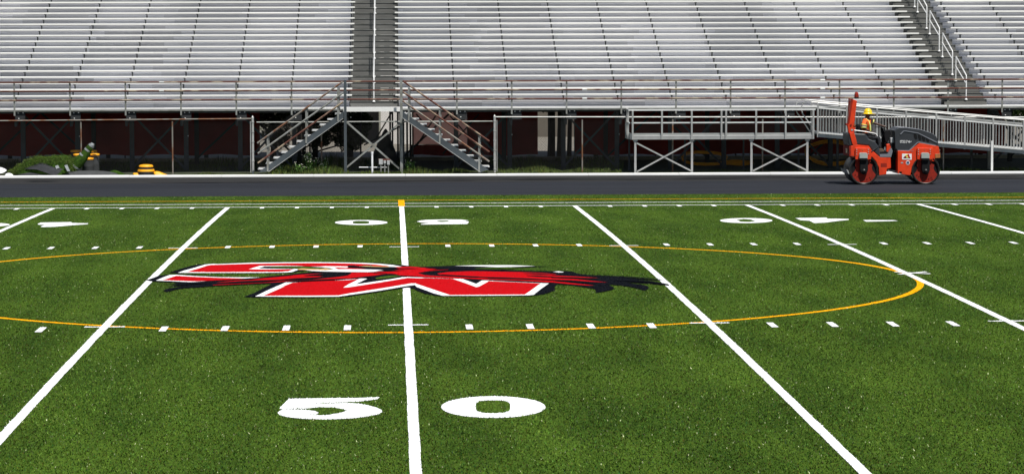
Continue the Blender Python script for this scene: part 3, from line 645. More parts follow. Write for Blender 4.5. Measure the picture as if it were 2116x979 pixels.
for u in (713, 829):
    a = at(u, 166, 43.9); MB().box((a.x-.045, 43.86, -0.17), (a.x+.045, 43.87, a.z)).box((a.x-.008, 43.871, -0.17), (a.x+.008, 43.95, a.z)).build('portal_post', M['bluegrey'] if u == 713 else M['galv'], PT)
MB().bar(P3(716, 252, 43.96), P3(827, 350, 43.96), .02, .06).build('cross_brace', M['galv'], PT)
MB().bar(P3(827, 254, 44.0), P3(716, 346, 44.0), .02, .055).build('cross_brace', M['galv'], PT)
for u in (704, 838): pass

# ------------------------------------------------------------------ chain link fences
def chain(x0, x1, z0, z1, y, parent, pitch=0.075):
    mb = MB(); H_ = z1-z0; r = 0.0010; x = x0-H_
    while x < x1:
        for s_ in (1, -1):
            xa, xb = (x, x+H_); za, zb = (z0, z1) if s_ == 1 else (z1, z0)
            ca, cb_ = max(xa, x0), min(xb, x1)
            if cb_-ca > 0.03:
                fa, fb = (ca-xa)/H_, (cb_-xa)/H_; mb.add([(ca, y+s_*r, za+(zb-za)*fa-r*1.4), (cb_, y+s_*r, za+(zb-za)*fb-r*1.4), (cb_, y+s_*r, za+(zb-za)*fb+r*1.4), (ca, y+s_*r, za+(zb-za)*fa+r*1.4)], [(0, 1, 2, 3)])
        x += pitch
    return mb.build('chain_link_mesh', M['wire'], parent)
def fence(label, u0, u1, vr, posts, Y_, rail, ends=(), zend=0):
    a, b = at(u0, vr[0], Y_), at(u1, vr[1], Y_); F = thing('chain_link_fence', label, 'fence', ((a.x+b.x)/2, Y_, -0.17), None)
    MB().tube([(a.x, Y_, a.z), ((a.x+b.x)/2, Y_, (a.z+b.z)/2+.004), (b.x, Y_, b.z)], 0.022, 8).build('top_rail', rail, F)
    zz = min(a.z, b.z)
    for u in posts: p = at(u, vr[0], Y_+.03); MB().tube([(p.x, Y_+.03, -0.2), (p.x, Y_+.03, zz)], 0.026, 8).build('fence_post', M['rustgalv'], F)
    for u in ends:
        p = at(u, vr[0]-7, Y_); mb = MB().tube([(p.x, Y_, -0.2), (p.x, Y_, zz+.10)], 0.04, 10); mb.lathe([(.045, 0), (.04, .03), (.015, .07), (0.0, .085)], (p.x, Y_, zz+.10), 'Z', 10); mb.build('terminal_post', M['galvbright'], F)
        mb = MB().tube([(p.x-.075*(1 if u < 800 else -1), Y_-.01, -0.12), (p.x-.075*(1 if u < 800 else -1), Y_-.01, zz)], .014, 6)
        for k in range(6): mb.lathe([(.052, 0), (.052, .03)], (p.x, Y_, zz-.05-k*.32), 'Z', 10)
        mb.build('tension_bands', M['galvbright'], F)
    chain(a.x, b.x, -0.12, zz, Y_+.024, F); return F
fence('chain link fence with a rusty top rail under the left half of the stand', -420, 522, (254, 245.5), (167, 356, -30, -230), 43.75, M['rustgalv'], (522,))
fence('chain link fence behind the two staircases below the centre aisle', 530, 1018, (253, 251), (664,), 44.22, M['galv'])
fence('chain link fence with a bright top rail under the right half of the stand', 1022, 2450, (242, 243), (1203, 1390, 1576, 1760, 1950, 2130, 2300), 43.95, M['galvbright'], (1022,))

# ------------------------------------------------------------------ back fence with screens, trees and buildings behind
YS_ = 55.0
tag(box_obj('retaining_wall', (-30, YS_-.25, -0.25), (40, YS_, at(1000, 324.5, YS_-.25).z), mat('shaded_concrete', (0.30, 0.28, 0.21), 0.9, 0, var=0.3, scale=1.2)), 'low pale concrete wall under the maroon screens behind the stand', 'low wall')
def screen(label, u0, u1, v0, v1, m, Y_=YS_+.1, slack=0.03):
    a, b = at(u0, v1, Y_), at(u1, v0, Y_); nx = max(6, int((b.x-a.x)/.35)); vs = []; fs = []
    for i in range(nx+1):
        for j in range(7):
            x_ = a.x+(b.x-a.x)*i/nx; z_ = a.z+(b.z-a.z)*j/6 + (0.03*math.sin(i*1.1+1) if j == 0 else 0); vs.append((x_, Y_+slack*math.sin(i*.9+j*.6)*math.sin(j*.52), z_))
    for i in range(nx):
        for j in range(6): fs.append((i*7+j, (i+1)*7+j, (i+1)*7+j+1, i*7+j+1))
    T = thing('privacy_screen', label, 'fence screen', ((a.x+b.x)/2, Y_, -.2), 'maroon screens behind the stand')
    s_ = MB().add(vs, fs, True).build('screen_fabric', m, T)
    mb = MB().tube([(a.x, Y_+.06, b.z), (b.x, Y_+.06, b.z)], .025, 6); x_ = a.x
    while x_ < b.x: mb.tube([(x_, Y_+.06, -.2), (x_, Y_+.06, b.z)], .03, 6); x_ += 3.0
    mb.build('screen_frame', M['darker'], T)
screen('maroon mesh screen hung under the left part of the stand', -250, 536, 150, 323, M['screen'])
screen('maroon screen with backlight painted in pink, just right of the centre aisle', 853, 968, 190, 300, M['screenpink'], YS_+.14)
screen('dark maroon lower screen just right of the centre aisle', 851, 971, 300, 321, M['screen'], YS_+.3)
screen('maroon screen left of the gap with tree trunks', 967, 1111, 150, 321, M['screen'])
screen('long maroon screen behind the raised platform and ramp', 1188, 2078, 150, 320, M['screen'])
BF = thing('back_fence', 'dark chain link fence seen through the gaps behind the stand', 'fence', (0, YS_+.3, -.2))
a, b = at(530, 250, YS_+.3), at(860, 250, YS_+.3)
chain(a.x, b.x, -.1, at(700, 215, YS_+.3).z, YS_+.34, BF, .11); a2, b2 = at(1108, 250, YS_+.3), at(1192, 250, YS_+.3); chain(a2.x, b2.x, -.1, 2.0, YS_+.34, BF, .11)
for u in (640, 745, 811, 853, 1134): p = at(u, 250, YS_+.3); MB().tube([(p.x, YS_+.38, -.2), (p.x, YS_+.38, 2.9)], .035, 6).build('fence_post', M['darker'], BF)
MB().tube([(a.x, YS_+.38, at(700, 252, YS_+.3).z), (b.x, YS_+.38, at(700, 252, YS_+.3).z)], .03, 6).build('mid_rail', M['darker'], BF)
def leafmesh(name, cs, parent, n, size, dark=1.0, seed=0, green=(0.045, 0.085, 0.02)):
    rg = np.random.default_rng(seed); V = []; T_ = []
    for (cx, cy, cz, rx, ry, rz, frac) in cs:
        k = int(n*frac); d = rg.normal(size=(k, 3)); d /= np.linalg.norm(d, axis=1)[:, None]; rr = rg.random(k)**0.45*(1+0.18*np.sin(d[:, 0]*5+cx)*np.cos(d[:, 2]*6))
        c = np.array([cx, cy, cz]) + d*rr[:, None]*np.array([rx, ry, rz])
        a1 = rg.normal(size=(k, 3)); a1 /= np.linalg.norm(a1, axis=1)[:, None]; a2_ = np.cross(a1, rg.normal(size=(k, 3))); a2_ /= np.linalg.norm(a2_, axis=1)[:, None]
        s_ = size*rg.uniform(.5, 1.4, k)[:, None]; v = np.empty((k*3, 3), np.float32); v[0::3] = c-a1*s_; v[1::3] = c+a1*s_; v[2::3] = c+a2_*s_*1.1; V.append(v)
        T_.append(np.array(green)*rg.normal(1, .35, (k, 1)).clip(.3, 2.2)*dark)
    V = np.concatenate(V); T_ = np.concatenate(T_); T_ = np.concatenate([T_, np.ones((len(T_), 1))], 1)
    base_ = world_loc(parent) if parent else Vector((0, 0, 0)); V = V-np.array(base_, np.float32)
    me = tri_mesh(name, V.astype(np.float32), [M['leafs']], tone=T_); o = bpy.data.objects.new(name, me); col.objects.link(o); o.parent = parent; return o
def tree(label, u, Y_, h, tr, crowns, seed, n=5000, size=.09, trunks=1, name='shade_tree', dark=1.0):
    p = at(u, 330, Y_); T = thing(name, label, 'tree', (p.x, Y_, -.25), 'trees behind the stand'); rg = random.Random(seed)
    mb = MB(); top = Vector((p.x+rg.uniform(-.2, .2), Y_, h*.6)); mb.tube([(p.x, Y_, -.3), (p.x+.03, Y_, h*.25), top], [tr, tr*.8, tr*.5], 10)
    for c in crowns: mb.tube([top-Vector((0, 0, h*.2)), (top+Vector((p.x+c[0], Y_+c[1], c[2])))/2, Vector((p.x+c[0], Y_+c[1], c[2]))], [tr*.45, tr*.3, tr*.1], 6)
    mb.build('trunk', M['bark'], T)
    leafmesh('crown', [(p.x+c[0], Y_+c[1], c[2], c[3], c[4], c[5], 1/len(crowns)) for c in crowns], T, n, size, dark, seed)
tree('dark leafy tree left of the left staircase top, behind the stand', 565, 58.6, 3.4, .12, [(0, 0, 1.1, .55, .5, .75), (-.5, .2, 1.5, .5, .5, .5), (.6, -.1, 1.4, .6, .6, .5), (.2, -.3, .5, .5, .4, .4), (0, 0, 2.6, 1, .8, .8)], 3, 9000, .05)
tree('dark leafy tree behind the left staircase', 650, 58.2, 3.6, .14, [(0, 0, 1.1, .7, .6, .6), (.6, .2, 1.2, .6, .6, .6), (-.5, 0, 1.5, .5, .6, .5), (.2, -.4, .5, .6, .4, .35), (0, 0, 2.6, 1, .8, .9)], 4, 10000, .05)
tree('dark leafy tree whose crown hangs behind the centre aisle', 722, 58.0, 3.6, .16, [(-.1, 0, 1.0, .75, .6, .65), (.45, .2, 1.1, .45, .5, .6), (0, 0, .4, .6, .5, .4), (0, 0, 2.6, 1.0, .9, .8)], 5, 11000, .05)
for i, (u, r_, Y_, lb) in enumerate(((1139, .16, 57.0, 'thick dark tree trunk in the gap, leftmost of the three trunks'), (1156, .12, 57.2, 'dark tree trunk in the gap, middle of the three trunks'), (1176, .10, 56.6, 'thin tree trunk in the gap, rightmost of the three trunks'))):
    tree(lb, u, Y_, 4.5, r_, [(.2*i-.1, 0, 1.9, .5, .5, .5), (.1, .2, 3.0, .9, .8, .8)], 10+i, n=1800, size=.05)
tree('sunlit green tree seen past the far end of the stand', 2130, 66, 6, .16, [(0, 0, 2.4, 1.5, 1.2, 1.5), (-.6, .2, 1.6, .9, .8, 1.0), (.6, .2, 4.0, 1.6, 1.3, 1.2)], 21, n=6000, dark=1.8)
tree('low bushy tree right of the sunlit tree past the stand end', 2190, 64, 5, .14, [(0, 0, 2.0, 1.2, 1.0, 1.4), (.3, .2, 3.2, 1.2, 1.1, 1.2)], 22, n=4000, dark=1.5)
def building(label, u0, u1, Y_, h, m, depth=6, win=()):
    a, b = at(u0, 300, Y_), at(u1, 300, Y_); T = thing('low_building', label, 'building', ((a.x+b.x)/2, Y_+depth/2, -.26))
    box_obj('wall', (a.x, Y_, -.3), (b.x, Y_+depth, h), m, T); box_obj('roof', (a.x-.3, Y_-.3, h), (b.x+.3, Y_+depth+.3, h+.25), M['galv'], T)
    for x0, x1, z0, z1 in win:
        f = box_obj('window', (x0, Y_-.05, z0), (x1, Y_-.002, z1), M['dark'], T); box_obj('window_sill', (x0-.05, Y_-.10, z0-.06), (x1+.05, Y_-.055, z0-.003), M['stone'], f)
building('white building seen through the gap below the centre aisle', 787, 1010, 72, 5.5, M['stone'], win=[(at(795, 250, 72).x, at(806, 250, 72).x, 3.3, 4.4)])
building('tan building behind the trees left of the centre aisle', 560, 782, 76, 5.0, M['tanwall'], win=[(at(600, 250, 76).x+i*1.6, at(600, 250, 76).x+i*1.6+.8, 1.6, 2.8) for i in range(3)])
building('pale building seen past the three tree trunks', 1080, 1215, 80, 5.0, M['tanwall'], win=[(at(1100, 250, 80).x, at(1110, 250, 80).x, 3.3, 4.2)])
tag(sheet('car_park', -60, 60, [58.0, 64, 90], lambda y: -0.24, mat('pale_paving', (0.16, 0.145, 0.12), 0.9, 0, var=0.15, scale=1.0)), None, None, None, 'structure')
# black tarpaulin heap below the centre aisle
def heap(name, label, cat, pts, Y_, depth, m, parent=None, group=None, bulge=.6):
    """a draped heap: silhouette rings shrinking towards front and back"""
    pr = [at(u, v, Y_) for u, v in pts]; cx = sum(p.x for p in pr)/len(pr); zb = min(p.z for p in pr); vs = []; n_ = len(pr); R_ = 7
    for j in range(R_):
        t = -1+2*j/(R_-1); k = max(0.03, (1-abs(t)**2.2))**.6; yy = Y_+t*depth/2
        for i, p in enumerate(pr):
            w_ = random.uniform(-.015, .015); vs.append((cx+(p.x-cx)*(0.55+0.45*k)+w_, yy+random.uniform(-.03, .03), zb+(p.z-zb)*k+w_*.6))
    fs = [(j*n_+i, j*n_+(i+1) % n_, (j+1)*n_+(i+1) % n_, (j+1)*n_+i) for j in range(R_-1) for i in range(n_)]
    for j in (0, R_-1):
        for t in tessellate_polygon([[Vector((vs[j*n_+i][0], vs[j*n_+i][2], 0)) for i in range(n_)]]): fs.append(tuple(j*n_+i for i in t))
    o = MB().add(vs, fs, True).build(name, m, parent); md = o.modifiers.new('s', 'SUBSURF'); md.levels = md.render_levels = 1
    if label: tag(o, label, cat, group)
    return o
heap('tarpaulin', 'black tarpaulin heaped on a frame under the centre aisle', 'tarpaulin', [(757, 352), (765, 330), (778, 300), (792, 268), (797, 262), (803, 272), (812, 296), (822, 322), (830, 352)], 50, .9, M['blackplastic'])

for (u0, v0, u1, v1, Y_) in ((778, 285, 812, 228, 53.5), (812, 229, 850, 240, 53.5), (752, 300, 826, 262, 52.5), (860, 236, 905, 290, 53.5), (905, 232, 862, 300, 53.6), (930, 240, 1000, 318, 53.5), (990, 236, 915, 318, 53.6), (640, 318, 700, 300, 53), (580, 335, 640, 300, 53), (700, 300, 560, 340, 53.2)):
    MB().bar(P3(u0, v0, Y_), P3(u1, v1, Y_), .02, .05).build('cross_brace', M['darker'], GS)
for u in (806, 822, 841, 848): a = at(u, 225, 53.0); MB().box((a.x-.035, 53.0, -.22), (a.x+.035, 53.06, 2.6)).build('support_column', M['darker'], GS)
# ------------------------------------------------------------------ raised platform and ramp
YP, YPB = 43.35, 44.25
PF = thing('viewing_platform', 'raised aluminium platform with two-bar guard rails and braced legs', 'platform', (at(1485, 355, YP).x, YP, -.16))
p0, p1 = at(1304, 280, YP), at(1680, 283, YP)
ztop = at(1480, 275, YP).z; zmid = at(1480, 280.5, YP).z; zbot = at(1480, 288, YP).z
box_obj('deck', (p0.x, YP+.04, zmid-.05), (p1.x, YPB+.7, zmid), M['alum'], PF)
box_obj('toe_board', (p0.x, YP-.02, zmid+.004), (p1.x, YP, ztop), M['alum'], PF); box_obj('edge_beam', (p0.x, YP-.05, zbot), (p1.x, YP, zmid-.002), M['alum'], PF, .004)
box_obj('edge_strip', (p0.x, YP-.058, zmid-.012), (p1.x, YP-.052, zmid+.006), M['alumlight'], PF)
box_obj('side_beam', (p0.x-.03, YP, zbot), (p0.x-.002, YPB+.7, ztop), M['alum'], PF)
zr1, zr2 = at(1480, 227, YP).z, at(1480, 253.5, YP).z
box_obj('guard_rail', (p0.x-.03, YP-.04, zr1-.025), (at(1686, 0, YP).x, YP+.01, zr1+.025), M['alumlight'], PF); box_obj('guard_rail', (p0.x, YP-.03, zr2-.02), (p1.x, YP+.01, zr2+.02), M['alumlight'], PF)
for u in (1307, 1367.5, 1429, 1490.5, 1500, 1562, 1623, 1680):
    x_ = at(u, 250, YP).x; box_obj('guard_post', (x_-.028, YP-.09, zbot), (x_+.028, YP-.06, zr1-.026), M['alum'], PF)
for yy in (YP+.45, YP+.9, YP+1.4): box_obj('side_post', (p0.x-.08, yy, zbot), (p0.x-.033, yy+.045, zr1-.026), M['alum'], PF)
box_obj('side_rail', (p0.x-.085, YP-.04, zr1-.025), (p0.x-.035, YPB+.7, zr1+.02), M['alumlight'], PF); box_obj('side_rail', (p0.x-.075, YP, zr2-.02), (p0.x-.036, YPB+.7, zr2+.018), M['alumlight'], PF)
for u in (1313, 1430, 1553, 1668.5):
    x_ = at(u, 300, YP).x; MB().box((x_-.035, YP, -.18), (x_+.035, YP+.07, zbot)).box((x_-.07, YP-.01, zbot-.06), (x_+.07, YP+.08, zbot-.001)).build('platform_leg', M['alum'], PF)
    MB().box((x_-.11, YPB+.6, -.18), (x_-.05, YPB+.66, zbot)).build('platform_leg', M['dark'], PF)
for a, b in ((1316, 1428), (1556, 1667)):
    MB().bar(P3(a, 296 if a < 1400 else 353, YP-.03), P3(b, 353 if a < 1400 else 297, YP-.03), .012, .05).build('cross_brace', M['alum'], PF)
    MB().bar(P3(a, 355 if a < 1400 else 297, YP-.05), P3(b, 294 if a < 1400 else 352, YP-.05), .012, .05).build('cross_brace', M['alum'], PF)
RP = thing('access_ramp', 'long aluminium wheelchair ramp with picket railings sloping down to the right', 'ramp', (at(1900, 355, YP).x, YP, -.16))
def L_(u, u0, v0, u1, v1): return v0+(v1-v0)*(u-u0)/(u1-u0)
vdeck = lambda u: L_(u, 1690, 274, 2111, 308); vbot = lambda u: L_(u, 1690, 282.5, 2111, 317); vtop = lambda u: L_(u, 1690, 223, 2114, 260.5); vhand = lambda u: L_(u, 1700, 214, 2116, 248.5); vmid = lambda u: L_(u, 1700, 219, 2116, 256)
UE = 2330
def slopebar(name, uf, u0, u1, Y_, wd, h, m):
    MB().bar(P3(u0, uf(u0), Y_), P3(u1, uf(u1), Y_), wd, h).build(name, m, RP)
zoff = 0
a0, a1 = at(1688, vdeck(1688)+1, YP), at(UE, vdeck(UE)+1, YP)
MB().add([(a0.x, YP+.06, a0.z), (a1.x, YP+.06, a1.z), (a1.x, YP+1.45, a1.z), (a0.x, YP+1.45, a0.z), (a0.x, YP+.06, a0.z-.04), (a1.x, YP+.06, a1.z-.04), (a1.x, YP+1.45, a1.z-.04), (a0.x, YP+1.45, a0.z-.04)], [(0,1,2,3),(7,6,5,4),(0,4,5,1),(1,5,6,2),(2,6,7,3),(3,7,4,0)]).build('ramp_deck', M['alum'], RP)
segs = [1690, 1749.5, 1812, 1872, 1934.5, 1993.5, 2052, 2115, 2176, 2238, 2300, UE]
for Y_, off, nm in ((YP, 0, 'near'), (YP+1.5, None, 'far')):
    def Z(uf, x_):   # height of a rail line at world x, defined on the near plane
        lo, hi = at(1690, uf(1690), YP), at(2111, uf(2111), YP); return lo.z+(hi.z-lo.z)*(x_-lo.x)/(hi.x-lo.x)
    xs = [at(u, 280, YP).x for u in segs]
    for i, x_ in enumerate(xs):
        MB().box((x_-.028, Y_-.03, Z(vbot, x_)-.02), (x_+.028, Y_+.03, Z(vhand, x_)+.0)).build('rail_post', M['alum'], RP)
        if i == len(xs)-1: break
        xn = xs[i+1]; mb = MB(); npk = max(3, int(round((xn-x_)/.0985)))
        for k in range(1, npk): q = x_+(xn-x_)*k/npk; mb.box((q-.0095, Y_-.012, Z(vdeck, q)), (q+.0095, Y_+.012, Z(vtop, q)))
        mb.build('picket_panel', M['alum'], RP)
        MB().bar((x_+.03, Y_, Z(vtop, x_)), (xn-.03, Y_, Z(vtop, xn)), .05, .052).build('panel_top_rail', M['alumlight'], RP)
        MB().bar((x_+.03, Y_, Z(vdeck, x_)), (xn-.03, Y_, Z(vdeck, xn)), .05, .045).build('panel_bottom_rail', M['alumlight'], RP)
    MB().bar((xs[0], Y_-.01, Z(lambda u: (vdeck(u)+vbot(u))/2+1.5, xs[0])), (xs[-1], Y_-.01, Z(lambda u: (vdeck(u)+vbot(u))/2+1.5, xs[-1])), .06, .11).build('ramp_beam', M['bluegrey'] if off == 0 else M['dark'], RP)
    yh = Y_+(.09 if off == 0 else -.09)
    hs = Z(vhand, xs[0]); dx = 0 if off == 0 else .0
    MB().tube([(xs[0]-.04, yh, hs-1.02), (xs[0]-.28, yh, hs-.66), (xs[0]-.50, yh, hs-.35), (xs[0]-.55, yh, hs-.18), (xs[0]-.50, yh, hs-.02), (xs[0]-.36, yh, hs+.08), (xs[0]-.15, yh, hs+.085), (xs[0]+.1, yh, hs+.05), (xs[-1], yh, Z(vhand, xs[-1])+.02)], .02, 8).build('handrail', M['alumlight' if off else 'alum'], RP)
    MB().tube([(xs[0], Y_, Z(vhand, xs[0])), (xs[-1], Y_, Z(vhand, xs[-1]))], .026, 8).build('top_rail', M['alum'], RP)
    MB().bar((xs[0], Y_+.02, Z(vmid, xs[0])), (xs[-1], Y_+.02, Z(vmid, xs[-1])), .02, .05).build('mid_rail', M['alum'], RP)
x_ = at(2049, 300, YP).x; MB().box((x_-.035, YP-.10, -.18), (x_+.035, YP-.04, at(2049, 291, YP).z)).build('ramp_leg', M['alumlight'], RP)
for u, yy, m in ((2026, 44.8, M['dark']), (1948, 44.9, M['rustgalv']), (1930, 44.9, M['dark']), (1745, 44.8, M['dark']), (2064, 44.9, M['galv']), (2180, 43.3, M['alum'])):
    x_ = at(u, 300, YP).x; MB().box((x_-.04, yy, -.18), (x_+.04, yy+.07, Z(vbot, x_))).build('ramp_leg', m, RP)

# ------------------------------------------------------------------ clutter
def coil(label, u, v, Y_, r, turns, tilt, seed):
    rg = random.Random(seed); c = at(u, v, Y_); pts = []; n_ = turns*26
    for k in range(n_):
        t = 2*math.pi*k/26; rr = r*(1+.05*rg.uniform(-1, 1)) + .015*(k//26 % 3); pts.append((c.x+rr*math.cos(t), Y_+rr*.75*math.sin(t), -.12+.035*(k//26)+.03*abs(math.sin(t*1.5+seed))+tilt*(math.sin(t)+1)*r))
    tag(MB().tube(pts, .017, 6).build('hose_coil', M['yellow']), label, 'hose', 'yellow hose coils under the platform')
coil('yellow hose coil under the middle of the platform', 1455, 318, 47.6, .75, 3, .26, 1); coil('yellow hose coil lying flat right of the other under the platform', 1525, 323, 47.8, .5, 3, .05, 2)
coil('big yellow hose coil standing behind the road roller', 1718, 318, 47.4, .9, 4, .40, 3)
# rolled and crumpled turf offcuts on the left
YC = 43.62
heap('turf_offcut', 'crumpled green turf offcut heaped against the left fence', 'turf offcut', [(14, 363), (26, 352), (33, 344), (48, 338), (62, 328), (80, 320), (86, 325), (95, 323), (112, 321), (132, 319), (146, 320), (151, 330), (160, 340), (158, 352), (140, 358), (122, 362)], YC, .75, M['turfroll'])
lf = [(at(u, v, YC).x, YC-.1, at(u, v, YC).z, ru, .34, rv, 1/9) for u, v, ru, rv in ((30, 354, .2, .14), (45, 347, .25, .18), (62, 338, .28, .22), (80, 330, .25, .16), (96, 332, .25, .18), (112, 331, .28, .18), (130, 330, .28, .18), (145, 334, .22, .2), (148, 347, .2, .16))]
leafmesh('turf_tufts', lf, bpy.data.objects['turf_offcut'], 16000, .014, 1.0, 77, (0.062, 0.098, 0.010))
p = at(20, 355, YC); leafs = [(at(u, v, YC).x, YC-.15, at(u, v, YC).z, .22, .2, .10, 1/7) for u, v in ((35, 352), (60, 340), (78, 328), (110, 328), (130, 328), (145, 340), (60, 350))]
def folded(name, label, cat, pts, tris, m, Y_, group=None):
    """a stiff sheet with sharp folds: pts are (u, v, offset in depth)"""
    vs = [tuple(at(u, v, Y_+d)) for u, v, d in pts]; o = MB().add(vs, tris).build(name, m); md = o.modifiers.new('s', 'SOLIDIFY'); md.thickness = 0.018; return tag(o, label, cat, group)
folded('backing_cloth', 'dark grey turf backing folded to a peak over the green offcut', 'backing cloth',
 [(50,349,-.30),(64,343,-.25),(80,331,-.12),(96,336,-.2),(112,342,-.24),(131,350,-.36),(124,356,-.45),(114,364,-.50),(96,357,-.50),(76,350,-.46),(90,343,-.42),(110,352,-.44)],
 [(0,1,9),(1,2,10),(1,10,9),(2,3,10),(3,4,11),(3,11,10),(4,5,11),(5,6,11),(6,7,11),(7,8,11),(8,9,10),(8,10,11)], M['tarp'], YC)
folded('backing_cloth', 'dark grey turf backing lying flat along the kerb, left of the fold', 'backing cloth',
 [(36,362,-.3),(44,354,-.2),(62,353,-.22),(80,354,-.25),(92,358,-.34),(106,364,-.46),(70,364.5,-.48),(40,364.5,-.42),(64,359,-.40)],
 [(0,1,8),(1,2,8),(2,3,8),(3,4,8),(4,5,8),(5,6,8),(6,7,8),(7,0,8)], M['tarp'], YC)
folded('turf_scrap', 'green corner of turf sticking out under the folded grey backing', 'turf offcut', [(113,364,-.5),(122,354,-.44),(131,350,-.38),(128,360,-.42),(119,364,-.46)], [(0,1,3),(1,2,3),(0,3,4)], M['turfroll'], YC)
folded('loose_strap', 'pale strap end hanging down the green offcut, right of the grey fold', 'strap', [(133,342,-.40),(139,340,-.38),(145,354,-.44),(139,354,-.45)], [(0,1,2),(0,2,3)], M['strap'], YC)
folded('loose_strap', 'short pale strap end just above the peak of the grey fold', 'strap', [(114,343,-.36),(120,341,-.34),(123,347,-.38),(116,349,-.40)], [(0,1,2),(0,2,3)], M['strap'], YC)
T = thing('rolled_turf', 'slanting green turf roll tied with pale straps and pointing up right', 'turf roll', (at(165, 340, YC).x, YC, -.16))
pa, pb, pc = Vector(P3(150, 349, YC)), Vector(P3(172, 325, YC)), Vector(P3(190, 300, YC)); MB().tube([pa, (pa+pb)/2+Vector((0, 0, .03)), pb, (pb+pc)/2, pc], [.19, .2, .16, .12, .09], 14).build('roll', M['turfroll'], T)
leafmesh('roll_tufts', [((pa.lerp(pc, t_)).x, YC, (pa.lerp(pc, t_)).z, .20-.10*t_, .2-.1*t_, .20-.10*t_, 1/6) for t_ in (.08, .25, .45, .65, .85, .92)], T, 5000, .012, 1.0, 78, (0.05, 0.10, 0.010))
for t in (.12, .36, .55, .78, .97):
    q = pa.lerp(pc, t); d = (pc-pa).normalized()*.03; r_ = .21-.11*t; MB().tube([q-d, q+d], [r_, r_], 14).build('strap', M['strap'], T)
MB().tube([pc, pc+Vector((.03, 0, .06))], [.085, .06], 10).build('roll_end', M['strap'], T)
def drum(label, u, vt, Y_, r, h=None):
    c = at(u, vt, Y_); z0 = -.17; h = c.z-z0; T = thing('plastic_drum', label, 'drum', (c.x, Y_, z0), 'black drums with yellow lids')
    MB().lathe([(r*.96, 0), (r, .03), (r, h*.45), (r*1.02, h*.47), (r, h*.5), (r, h-.06)], (c.x, Y_, z0), 'Z', 24).build('barrel', M['matgrey'], T)
    MB().lathe([(r*1.08, 0), (r*1.1, .02), (r*1.08, .055), (r*.5, .07), (0.0, .072)], (c.x, Y_, c.z-.06), 'Z', 24).build('lid', M['yellow'], T)
drum('black drum with a yellow lid, rearmost at the left of the green roll', 157, 310.5, 44.9+.35, .17); drum('black drum with a yellow lid just left of the turf roll tip', 160, 318, 44.95-.15, .13)
drum('black drum with a yellow lid nearest the kerb, lowest of the cluster', 183, 326, 44.3, .155); drum('black drum with a yellow lid at the right of the cluster', 196, 317.5, 44.45, .145); drum('black drum with a yellow lid behind the turf roll tip', 192, 310.5, 45.1, .13)
heap('floor_mat', 'flat grey mat bulging along the kerb beside the drums', 'mat', [(122, 364), (134, 356), (150, 353), (180, 352), (215, 353), (238, 356), (250, 362), (246, 364)], YC-.2, .5, M['matgrey'])
heap('plastic_sheet', 'crumpled white plastic sheet at the left edge of the photo', 'plastic sheet', [(-22, 358), (-16, 347), (-2, 344.5), (7, 347), (14, 351), (15, 355), (2, 357)], YC+.1, .4, M['white'])
heap('plastic_sheet', 'small crumpled white plastic wrap lying in front of the turf offcut', 'plastic sheet', [(6, 365), (12, 358), (20, 357), (28, 361), (30, 365)], YC-.4, .15, M['white'])
heap('turf_scrap', 'small green turf scrap with white flecks right of the mat', 'turf offcut', [(222, 357), (232, 350), (244, 352), (252, 358), (262, 361), (256, 363), (226, 363)], YC-.05, .25, M['turfroll'])
c = at(302, 361, YC); T = thing('warning_drum', 'squat black and yellow banded drum on a yellow sheet', 'drum', (c.x, YC, -.16)); z0 = -.155
MB().lathe([(.27, 0), (.27, .10)], (c.x, YC, z0), 'Z', 28).build('rubber_base', M['blackplastic'], T)
MB().lathe([(.285, 0), (.265, .07)], (c.x, YC, z0+.101), 'Z', 28).build('lower_band', M['yellow'], T); MB().lathe([(.23, 0), (.225, .07)], (c.x, YC, z0+.172), 'Z', 28).build('middle_band', M['blackplastic'], T)
MB().lathe([(.235, 0), (.24, .03), (.2, .07), (.1, .085), (0, .09)], (c.x, YC, z0+.243), 'Z', 28).build('cap', M['yellow'], T)
heap('yellow_sheet', 'thin yellow sheet tail spread right of the banded drum', 'sheet', [(315, 363), (316, 353), (330, 353), (337, 358), (352, 362), (350, 363.5)], YC-.02, .3, M['yellow']); heap('yellow_sheet', 'thin yellow sheet tail left of the banded drum', 'sheet', [(273, 362), (275, 356), (280, 358), (290, 355), (290, 363)], YC-.02, .25, M['yellow'])
# pipe stub, conduit and electrical boxes
T = thing('vent_pipe', 'white plastic vent pipe standing between the two stairs', 'pipe', (at(769, 355, 43.6).x, 43.6, -.16)); c = at(769, 318, 43.6)
MB().tube([(c.x, 43.6, -.17), (c.x, 43.6, c.z)], .034, 12).build('pipe', M['white'], T); MB().tube([(c.x, 43.6, c.z), (c.x, 43.6, c.z+.07)], .043, 12).build('pipe_cap', M['white'], T)
a, b = at(742, 346, 43.8), at(800, 346, 43.8); tag(MB().tube([(a.x, 43.8, a.z), (b.x, 43.8, b.z)], .018, 8).build('conduit', M['white']), 'thin white conduit running low behind the vent pipe', 'conduit')
T = thing('electrical_stand', 'three small grey electrical boxes on rusty stakes between the stairs', 'electrical boxes', (at(794, 355, 43.65).x, 43.65, -.16))
for u, w_, v0, v1 in ((787, .065, 329, 340), (795, .04, 332, 338), (802.5, .045, 331.5, 340.5)):
    c0, c1 = at(u, v0, 43.65), at(u, v1, 43.65); bx = box_obj('electrical_box', (c0.x-w_, 43.62, c1.z), (c0.x+w_, 43.68, c0.z), M['electric'], T, .006); MB().tube([(c0.x, 43.66, -.17), (c0.x, 43.66, c1.z)], .02, 8).build('stake', M['galv'], T)
a, b = at(782, 329.5, 43.7), at(806, 329.5, 43.7); MB().box((a.x, 43.69, a.z-.04), (b.x, 43.72, a.z+.02)).build('mounting_bar', M['rust'], T)

